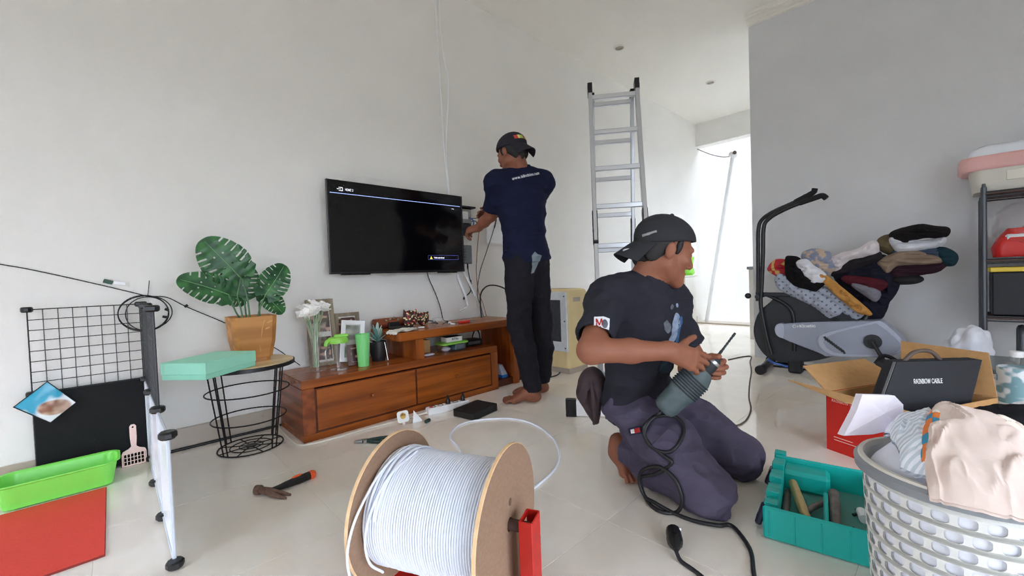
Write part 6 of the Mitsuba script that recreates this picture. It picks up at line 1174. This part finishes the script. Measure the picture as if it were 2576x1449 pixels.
def pants2(P):
    d = smin(legs2(P, .015), elld(P, (1.515, .865, .275), (.158, .120, .108), TA2.astype(np.float32)), .03) - wr(P, .010, (13, 10, 14), 11)
    ax_ = U3(K['RA'] - K['RK']); d = np.where(np.linalg.norm(P - K['RA'].astype(np.float32), axis=1) < .14, np.maximum(d, (P - K['RA'].astype(np.float32)) @ ax_.astype(np.float32) + .045), d)
    d = np.where(np.linalg.norm(P - K['LA'].astype(np.float32), axis=1) < .14, np.maximum(d, (P - K['LA'].astype(np.float32)) @ U3(K['LA'] - K['LK']).astype(np.float32) + .03), d)
    return np.maximum(d, .0025 - P[:, 2])
part(t2, 'trousers', sdf_mesh(pants2, (1.24, .42, -.006), (1.86, 1.05, .42), .0062), 'm_purppants', True, label='purple grey work trousers')
# trouser details: pocket flap, seam, badge
nb_ = lambda v: U3(v)
def onp(px0, X, Y, N, mesh, m, name, f, label=None, off=.0012, st=.14): return part(t2, name, decal(mesh, px0, X, Y, N, f, off, st), m, label=label)
Nn = U3(V3(-.86, -.45, .25)); thd = U3(K['RK'] - K['RH']); thu = U3(np.cross(thd, Nn)); thu = thu if thu[2] > 0 else -thu
rect = lambda w, h, d=.0018: bx(-w / 2, w / 2, -h / 2, h / 2, 0, d)
onp(K['RH'] * .45 + K['RK'] * .55, thd, thu, Nn, rect(.14, .12, .0035), 'm_purppants', 'cargo_pocket', pants2)
mat('m_badgered', (176, 40, 36), .6); mat('m_navyb', (30, 32, 60), .6)
bp = K['RH'] * .84 + K['RK'] * .16 - thu * .035
onp(bp, thd * .5 + thu * .87, thu * .5 - thd * .87, Nn, rect(.048, .026), 'm_navyb', 'badge', pants2, 'small red and white badge', .003); onp(bp + U3(thd * .5 + thu * .87) * .009, thd * .5 + thu * .87, thu * .5 - thd * .87, Nn, rect(.020, .016), 'm_badgered', 'badge', pants2, 'red part of the badge', .005); onp(bp - U3(thd * .5 + thu * .87) * .009, thd * .5 + thu * .87, thu * .5 - thd * .87, Nn, rect(.014, .014), 'm_white', 'badge', pants2, 'white part of the badge', .005)
# prints on the shirt
mat('m_printgrey', None, .8, tex=mottled((110, 116, 124), (66, 70, 78), 80.0)); mat('m_printblue', None, .8, tex=mottled((60, 100, 140), (30, 52, 84), 60.0)); mat('m_printpale', None, .8, tex=mottled((150, 162, 182), (104, 118, 142), 60.0)); mat('m_printteal', None, .85, tex=mottled((44, 78, 92), (34, 46, 58), 40.0))
fr2 = U3(V3(-.35, -.93, 0)); rr2 = U3(np.cross(fr2, [0, 0, 1]) * 1.0); rr2 = rr2 if rr2 @ V3(.72, -.69, 0) > 0 else -rr2
def chest(x, z, poly, m, nm_='print', st=.16): part(t2, nm_, decal(ext(poly, .0006), V3(1.44, .73, z) + rr2 * x, rr2, (0, 0, 1), fr2, shirt2, .0014, st), m, label='shirt print')
chest(-.012, .655, affinity.scale(Polygon([(-.5, .3), (0, .5), (.5, .1), (.35, -.4), (-.1, -.6), (-.45, -.2)]), .030, .036).buffer(.004), 'm_printgrey')
chest(.022, .672, Point(0, 0).buffer(.010), 'm_printgrey'); chest(.058, .675, Point(0, 0).buffer(.008), 'm_printpale')
chest(.032, .585, affinity.rotate(affinity.scale(Point(0, 0).buffer(1), .026, .068), -22), 'm_printpale'); chest(.068, .585, affinity.rotate(affinity.scale(Point(0, 0).buffer(1), .022, .05), -10), 'm_printblue'); chest(.03, .46, affinity.scale(Point(0, 0).buffer(1), .055, .035), 'm_printteal')
sa = U3(K['RE'] - K['RS']); sN = U3(V3(-.80, -.6, .05)); sx = U3(np.cross([0, 0, 1], sN)); sx = sx if sx @ V3(.72, -.69, 0) > 0 else -sx
sp = K['RS'] * .52 + K['RE'] * .48
k = part(t2, 'sleeve_patch', decal(ext(Polygon([(-.024, -.016), (-.022, .019), (.008, .020), (.027, .012), (.022, -.022), (.0, -.014)]), .001), sp, sx, (0, 0, 1), sN, shirt2, .002, .12, .006), 'm_washwhite', label='white sleeve patch with a red M')
part(k, 'lettering', decal(tf(meshkit.text_mesh('M', .019, .0008, True), loc=(-.019, -.006, 0)), sp, sx, (0, 0, 1), sN, shirt2, .0035, .12, .006), 'm_badgered', label='red letter M'); part(k, 'blot', decal(ext(affinity.scale(Point(.010, -.002).buffer(1), .009, .013).buffer(.0), .0008), sp, sx, (0, 0, 1), sN, shirt2, .0034, .12, .006), 'm_printgrey')
ck, cb = cap_parts(t2, c2, A2, 'm_cap2', .34, .060, blen=.050)
part(cb, 'sticker', cat_([tf(ext(affinity.scale(Point(0, 0).buffer(1), .022, .010), .001), frame(c2 + A2 @ V3(.030, -.138, -.040), A2 @ V3(.6, -.75, -.25), A2 @ V3(.6, .5, .6)))]), 'm_label', label='pale sticker on the brim')
part(ck, 'clasp', tube([c2 + A2 @ V3(.070, -.070, .045), c2 + A2 @ V3(.055, -.092, .030), c2 + A2 @ V3(.04, -.103, .022)], .006, 8), 'm_steel', 40)
def hair(c, A, zb, yb): return lambda P: (lambda q: np.maximum(np.maximum(np.maximum(smin(elld(q, (0, -.014, .034), (.081, .103, .088)), elld(q, (0, -.055, -.03), (.062, .055, .055)), .03), q[:, 1] - (yb + .55 * np.clip(q[:, 2] - .0, 0, .1))), zb - q[:, 2] + .012 * np.sin(q[:, 0] * 160) + .008 * np.sin(q[:, 0] * 70 + q[:, 1] * 90)), q[:, 2] - .07))(hl(P, c, A))
part(t2, 'hair', sdf_mesh(hair(c2, A2, -.058, -.018), c2 - .16, c2 + .16, .004), 'm_hair', True); 
for s in (-1, 1): part(t2, 'sideburn', sdf_mesh(lambda P, s=s: elld(hl(P, c2, A2), (s * .066, .020, .024), (.012, .013, .034)), c2 - .13, c2 + .13, .004), 'm_hair', True); part(t2, 'eyebrow', tube(spl([c2 + A2 @ V3(s * .014, .0895, .0245), c2 + A2 @ V3(s * .03, .0875, .028), c2 + A2 @ V3(s * .044, .073, .024)]), .0035, 6), 'm_hair', 60)
mat('m_eye', (226, 222, 216), .2); mat('m_iris', (34, 22, 18), .2)
def eyes(t, c, A, look):
    for s in (-1, 1):
        k = part(t, 'eye', ball(c + A @ V3(s * .031, .0745, .004), .0118, 2), 'm_eye', 50); part(k, 'iris', ball(c + A @ (V3(s * .031, .0745, .004) + U3(V3(*look)) * .0082), .0048, 2), 'm_iris', 50)
        part(t, 'eyelid', tube(spl([c + A @ V3(s * .020, .0835, .007), c + A @ V3(s * .031, .0855, .0105), c + A @ V3(s * .042, .078, .007)]), .0028, 6), 'm_skin', 60)
eyes(t2, c2, A2, (0, 1, -.5))
# tool pouch on his belt
mat('m_pouchbrown', None, .8, tex=mottled((66, 50, 52), (48, 36, 40), 30.0))
pc = V3(1.395, 1.005, .33)
t = thing('tool_pouch', 'worn dark brown tool pouch hanging at the back of the kneeling man', 'pouch')
def pouch_f(P):
    q = (P - pc.astype(np.float32)); d = smin(elld(q, (0, 0, .01), (.060, .055, .085)), capd(q, (-.02, 0, -.02), (.005, -.01, -.13), .045, .014), .03)
    return np.maximum(d, -elld(q, (-.052, -.035, -.045), (.022, .03, .065))) - wr(P, .004, (14, 14, 10), 21)
part(t, 'pouch', sdf_mesh(pouch_f, pc - .2, pc + .2, .0055), 'm_pouchbrown', True); part(t, 'flap_edge', tube(spl([pc + V3(-.05, -.03, .05), pc + V3(-.058, -.045, -.02), pc + V3(-.035, -.03, -.09), pc + V3(-.01, -.01, -.135)]), .006, 6), 'm_pouchbrown', 50); part(t, 'tool_handle', cyl(pc + V3(.0, -.066, -.03), pc + V3(.01, -.058, -.09), .011, k=10), 'm_white', 40, label='white tool end')
# ---------- the drill and its cord
mat('m_drill', None, .55, tex=mottled((62, 78, 80), (84, 96, 98), 40.0)); mat('m_drilldark', (40, 46, 50), .6)
B0, B1 = V3(1.335, .668, .337), V3(1.431, .537, .503); dd = U3(B1 - B0); dn = U3(np.cross(dd, np.cross([0, 0, 1], dd))); dsd = np.cross(dd, dn)
dM = np.eye(4); dM[:3, 0] = dsd; dM[:3, 1] = np.cross(dd, dsd); dM[:3, 2] = dd; dM[:3, 3] = B0
t = thing('power_drill', 'dusty grey green power drill with a bit held by the kneeling man', 'drill')
el = lambda a, b, z, k=28: np.c_[a * np.cos(np.arange(k) * 2 * PI / k), b * np.sin(np.arange(k) * 2 * PI / k), np.full(k, z)]
part(t, 'motor_end', tf(loft([el(.020, .022, -.012), el(.031, .036, -.004), el(.035, .041, .012), el(.036, .044, .075)]), dM), 'm_drill', 40)
k = part(t, 'housing', tf(loft([el(.036, .045, .07), el(.038, .050, .09), el(.037, .049, .15), el(.032, .040, .172), el(.026, .028, .185)]), dM), 'm_drill', 40)
for i in range(7): part(k, 'rib', tf(tube(np.c_[.0385 * np.cos(np.linspace(0, 2 * PI, 32)[:-1]), .0505 * np.sin(np.linspace(0, 2 * PI, 32)[:-1]), np.full(31, .088 + .009 * i)], .0028, 6, closed=True), dM), 'm_drilldark', 50)
part(t, 'chuck', tf(lathe([(.001, .18), (.024, .18), (.026, .20), (.025, .222), (.020, .236), (.010, .244), (.001, .246)], 24), dM), 'm_drilldark', 40); part(t, 'chuck_ring', tf(lathe([(.0255, .218), (.0262, .221), (.0235, .229), (.022, .228)], 24), dM), 'm_steel', 40)
bd = U3(V3(1.470, .492, .580) - (B0 + dd * .24)); bs = B0 + dd * .24
q = np.linspace(0, 1, 60); hel = lambda ph: np.array([bs + bd * (.022 + .075 * x) + (np.cross(bd, [0, 0, 1]) * math.cos(22 * x + ph) + np.cross(bd, np.cross(bd, [0, 0, 1])) * math.sin(22 * x + ph)) * .0022 for x in q])
part(t, 'bit', cat_([cyl(bs - bd * .01, bs + bd * .03, .0045, k=10), tube(hel(0), .0026, 6), tube(hel(PI), .0026, 6), cyl(bs + bd * .09, bs + bd * .102, .0045, .0035, 8)]), 'm_drilldark', 40)
part(t, 'side_lever', cyl(B0 + dd * .055 - dn * .0 + V3(.028, -.030, -.018), B0 + dd * .085 + V3(.03, -.034, -.012), .006, k=8), 'm_steel', 40)
part(t, 'cord', tube(spl([B0 - dd * .008, B0 - dd * .03, (1.362, .712, .296), (1.349, .722, .288), (1.322, .739, .259), (1.307, .724, .225), (1.300, .692, .204), (1.305, .645, .203), (1.326, .621, .227), (1.371, .62, .26), (1.39, .639, .287), (1.387, .668, .298), (1.352, .715, .292), (1.318, .734, .248), (1.302, .705, .212), (1.298, .655, .190), (1.297, .629, .174), (1.299, .681, .123), (1.318, .752, .080), (1.321, .757, .056), (1.319, .740, .012), (1.290, .70, .008), (1.280, .659, .008), (1.306, .624, .008), (1.290, .595, .055), (1.285, .597, .097), (1.288, .620, .133), (1.292, .672, .150), (1.308, .742, .110), (1.314, .758, .06), (1.310, .735, .020), (1.296, .69, .020), (1.300, .635, .008), (1.300, .565, .008), (1.325, .50, .008), (1.352, .475, .008), (1.336, .445, .007), (1.266, .39, .007), (1.175, .355, .007), (1.07, .31, .007), (.98, .26, .007)], 7), .0062, 8), 'm_blackcable', 60, label='black drill cord in loose loops')
# ---------- the man standing at the television
c1, A1 = headframe((1.893, 1.932, 1.586), (-.06, 1.0, -.30))
S = dict(LS=V3(1.79, 1.97, 1.40), RS=V3(2.12, 1.875, 1.42), NB=V3(1.947, 1.915, 1.475), LE=V3(1.857, 2.116, 1.215), LW=V3(1.870, 2.272, 1.150), RE=V3(2.24, 2.11, 1.27), RW=V3(2.03, 2.245, 1.262),
    LH=V3(1.885, 1.885, .90), RH=V3(2.05, 1.92, .90), LK=V3(1.875, 1.905, .48), RK=V3(2.085, 1.90, .47), LA=V3(1.905, 1.835, .085), RA=V3(2.10, 1.925, .10))
s1u = U3(V3(.33, -.07, 0)); s1f = np.cross([0, 0, 1], s1u); TA1 = np.stack([s1u, s1f, [0, 0, 1]], 1).astype(np.float32); h1u = U3(V3(.165, .035, 0)); HA1 = np.stack([h1u, np.cross([0, 0, 1], h1u), [0, 0, 1]], 1).astype(np.float32)
G1L = dict(w=S['LW'], d=(-.30, .94, -.12), s=(.7, .25, .6), n=(.55, .1, -.8), curl=[(40, 50, 30), (42, 52, 30), (44, 52, 30), (46, 52, 30)], thumb=(.35, .85, .45), tcurl=(.2, .3)); G1R = dict(w=S['RW'], d=(-.10, .10, -.01), s=(-.3, -.3, .9), n=(-.4, -.6, -.5), curl=[(30, 40, 25)] * 4, thumb=(.5, .7, .4), tcurl=(.2, .3))
def torso1(P, o=0.0):
    d = smin(elld(P, (1.952, 1.915, 1.27), (.158 + o, .098 + o, .20 + o), TA1), elld(P, (1.962, 1.912, 1.06), (.132 + o, .092 + o, .16 + o), TA1), .06); d = smin(d, elld(P, (1.967, 1.905, .92), (.148 + o, .112 + o, .13 + o), HA1), .06)
    return smin(d, chain(P, [S['LS'], S['NB'] - V3(0, 0, .02), S['RS']], [.054 + o, .060 + o * .6, .054 + o]), .05)
def arms1(P): return smin(chain(P, [S['LS'], S['LE'], S['LE'] * .5 + S['LW'] * .5, S['LW']], [.050, .040, .037, .027]), chain(P, [S['RS'], S['RE'], S['RE'] * .5 + S['RW'] * .5, S['RW']], [.050, .040, .037, .027]), .01)
def legs1(P, o=0.0):
    d = smin(chain(P, [S['LH'], S['LK'], S['LK'] * .6 + S['LA'] * .4 + V3(0, -.015, 0), S['LA']], [.086 + o, .058 + o, .052 + o, .038 + o * 1.4]), chain(P, [S['RH'], S['RK'], S['RK'] * .6 + S['RA'] * .4 + V3(0, -.015, 0), S['RA']], [.086 + o, .058 + o, .052 + o, .038 + o * 1.4]), .02); return d
def body1(P):
    d = smin(within(P, c1, .20, lambda Q: head_sdf(Q, c1, A1)), chain(P, [c1 + A1 @ V3(0, -.028, -.05), S['NB'] + V3(0, 0, -.01)], [.055, .06]), .03); d = smin(d, smin(torso1(P, -.006), arms1(P), .02), .03); d = smin(d, legs1(P, -.012), .03)
    d = smin(d, within(P, S['LW'] + U3(G1L['d']) * .08, .19, lambda Q: hand_sdf(Q, **G1L)), .014); d = smin(d, within(P, S['RW'] + U3(G1R['d']) * .08, .19, lambda Q: hand_sdf(Q, **G1R)), .014)
    d = smin(d, within(P, (1.932, 1.795, .031), .32, lambda Q: foot_sdf(Q, S['LA'], (1.932, 1.795, .031), (1.782, 1.975, .014), U3(V3(.77, .64, 0)))), .012); d = smin(d, within(P, (2.125, 1.90, .031), .32, lambda Q: foot_sdf(Q, S['RA'], (2.125, 1.90, .031), (1.985, 2.085, .014), U3(V3(-.77, -.64, 0)))), .012)
    return d
t1 = thing('person', 'barefoot man in navy T-shirt and backward cap standing at the right edge of the television', 'person')
part(t1, 'body', sdf_mesh(body1, (1.66, 1.70, -.012), (2.36, 2.50, 1.76), .0046), 'm_skin2', True)
def shirt1(P, hole=True):
    d = smin(torso1(P, .018), elld(P, (1.972, 1.895, .93), (.172, .135, .12), HA1), .05); d = smin(d, smin(chain(P, [S['LS'], S['LE']], [.068, .062]), chain(P, [S['RS'], S['RE']], [.068, .062]), .01), .045) - wr(P, .008, (7, 7, 11), 33)
    for a, b in (('LS', 'LE'), ('RS', 'RE')):
        ax_ = U3(S[b] - S[a]); L = np.linalg.norm(S[b] - S[a]); cut = (P - S[a].astype(np.float32)) @ ax_.astype(np.float32) - L * .80
        d = np.where(capd(P, S[a] + ax_ * .11, S[b] + ax_ * .05, .080, .09) < 0, np.maximum(d, cut), d); d = np.maximum(d, -capd(P, S[a] + ax_ * L * .58, S[b] + ax_ * .05, .050, .056))
    d = np.maximum(d, .895 + .10 * (P[:, 0] - 1.97) - P[:, 2])
    return np.maximum(d, -capd(P, S['NB'] + V3(0, 0, .002), S['NB'] + V3(-.01, .01, .2), .062, .068)) if hole else d
part(t1, 'shirt', sdf_mesh(shirt1, (1.66, 1.70, .84), (2.36, 2.24, 1.54), .0066), 'm_navyshirt', True, label='navy T-shirt')
part(t1, 'collar', neckline(lambda P: shirt1(P, False), S['NB'] + V3(0, 0, .002), S['NB'] + V3(-.01, .01, .2), .062, .068, S['NB']), 'm_navyshirt', True)
def pants1(P):
    d = smin(legs1(P, .014), elld(P, (1.967, 1.903, .90), (.155, .122, .10), HA1), .03) - wr(P, .008, (10, 10, 9), 41)
    return np.maximum(np.maximum(d, .07 + (P[:, 0] > 1.995) * .005 - P[:, 2]), P[:, 2] - .97)
part(t1, 'trousers', sdf_mesh(pants1, (1.70, 1.70, .05), (2.30, 2.12, 1.0), .0066), 'm_dkpants', True, label='black work trousers')
vN = U3(V3(-.55, -.84, 0)); vX = U3(np.cross([0, 0, 1], -vN) * -1); vX = vX if vX @ V3(.72, -.69, 0) > 0 else -vX
tN = U3(V3(-.30, -.95, .1)); tX = U3(V3(.95, -.30, 0)); tm = meshkit.text_mesh('www.hikvision.com', .016, .0006, True); tm.apply_scale([.215 / tm.extents[0], 1.1, 1])
part(t1, 'lettering', decal(tm, V3(1.826, 1.871, 1.398), (.21, -.046, .058), (-.05, .02, 1), (-.25, -.96, .08), shirt1, .0012, .12, .008), 'm_washwhite', label='white printed web address')
mat('m_clearwrap', (118, 130, 138), .25)
part(t1, 'pocket_wrapper', decal(tf(ext(Polygon([(-.028, .06), (-.004, .085), (.012, .07), (.042, .06), (.02, .0), (-.002, -.045), (-.03, -.05), (-.018, -.01)]), .003), loc=(0, 0, 0)), V3(1.900, 1.765, .865), vX, (0, 0, 1), vN, lambda P: np.minimum(pants1(P), shirt1(P)), .003, .12, .01), 'm_clearwrap', label='clear wrapper in the back pocket')
for z, x in ((.875, .075), (.60, -.075)): part(t1, 'pocket_flap', decal(rect(.12, .05 if z < .8 else .012, .003), V3(1.965 if z > .8 else 1.90, 1.75, z) + vX * x * .5, vX, (0, 0, 1), vN, pants1, .001, .14, .012), 'm_dkpants')
k1, b1 = cap_parts(t1, c1, A1, 'm_cap1', .26, .060, blen=.050)
cf = cap_face(c1, A1, (.089, .110, .090), .040)
for i, (ch, col) in enumerate((('0', (196, 60, 60)), ('4', (222, 200, 110)), ('4', (150, 190, 90)), ('0', (150, 84, 70)), ('0', (200, 170, 90)))):
    mcol = mat(f'm_patch{i}', col, .7); oo = c1 + A1 @ V3(-.050 + .0175 * i, -.10, .052)
    part(k1, 'patch', decal(rect(.0155, .026, .0012), oo, A1[:, 0], A1[:, 2], -A1[:, 1], cf, .001, .06, .005), mcol, label='coloured patch on the cap')
part(t1, 'hair', sdf_mesh(hair(c1, A1, -.060, -.012), c1 - .16, c1 + .16, .0045), 'm_hair', True)
for s in (-1, 1): part(t1, 'sideburn', sdf_mesh(lambda P, s=s: elld(hl(P, c1, A1), (s * .066, .020, .022), (.012, .013, .034)), c1 - .13, c1 + .13, .0045), 'm_hair', True); part(t1, 'eyebrow', tube(spl([c1 + A1 @ V3(s * .014, .0895, .0245), c1 + A1 @ V3(s * .03, .0875, .028), c1 + A1 @ V3(s * .044, .073, .024)]), .0035, 6), 'm_hair', 60)
eyes(t1, c1, A1, (0, 1, -.2))
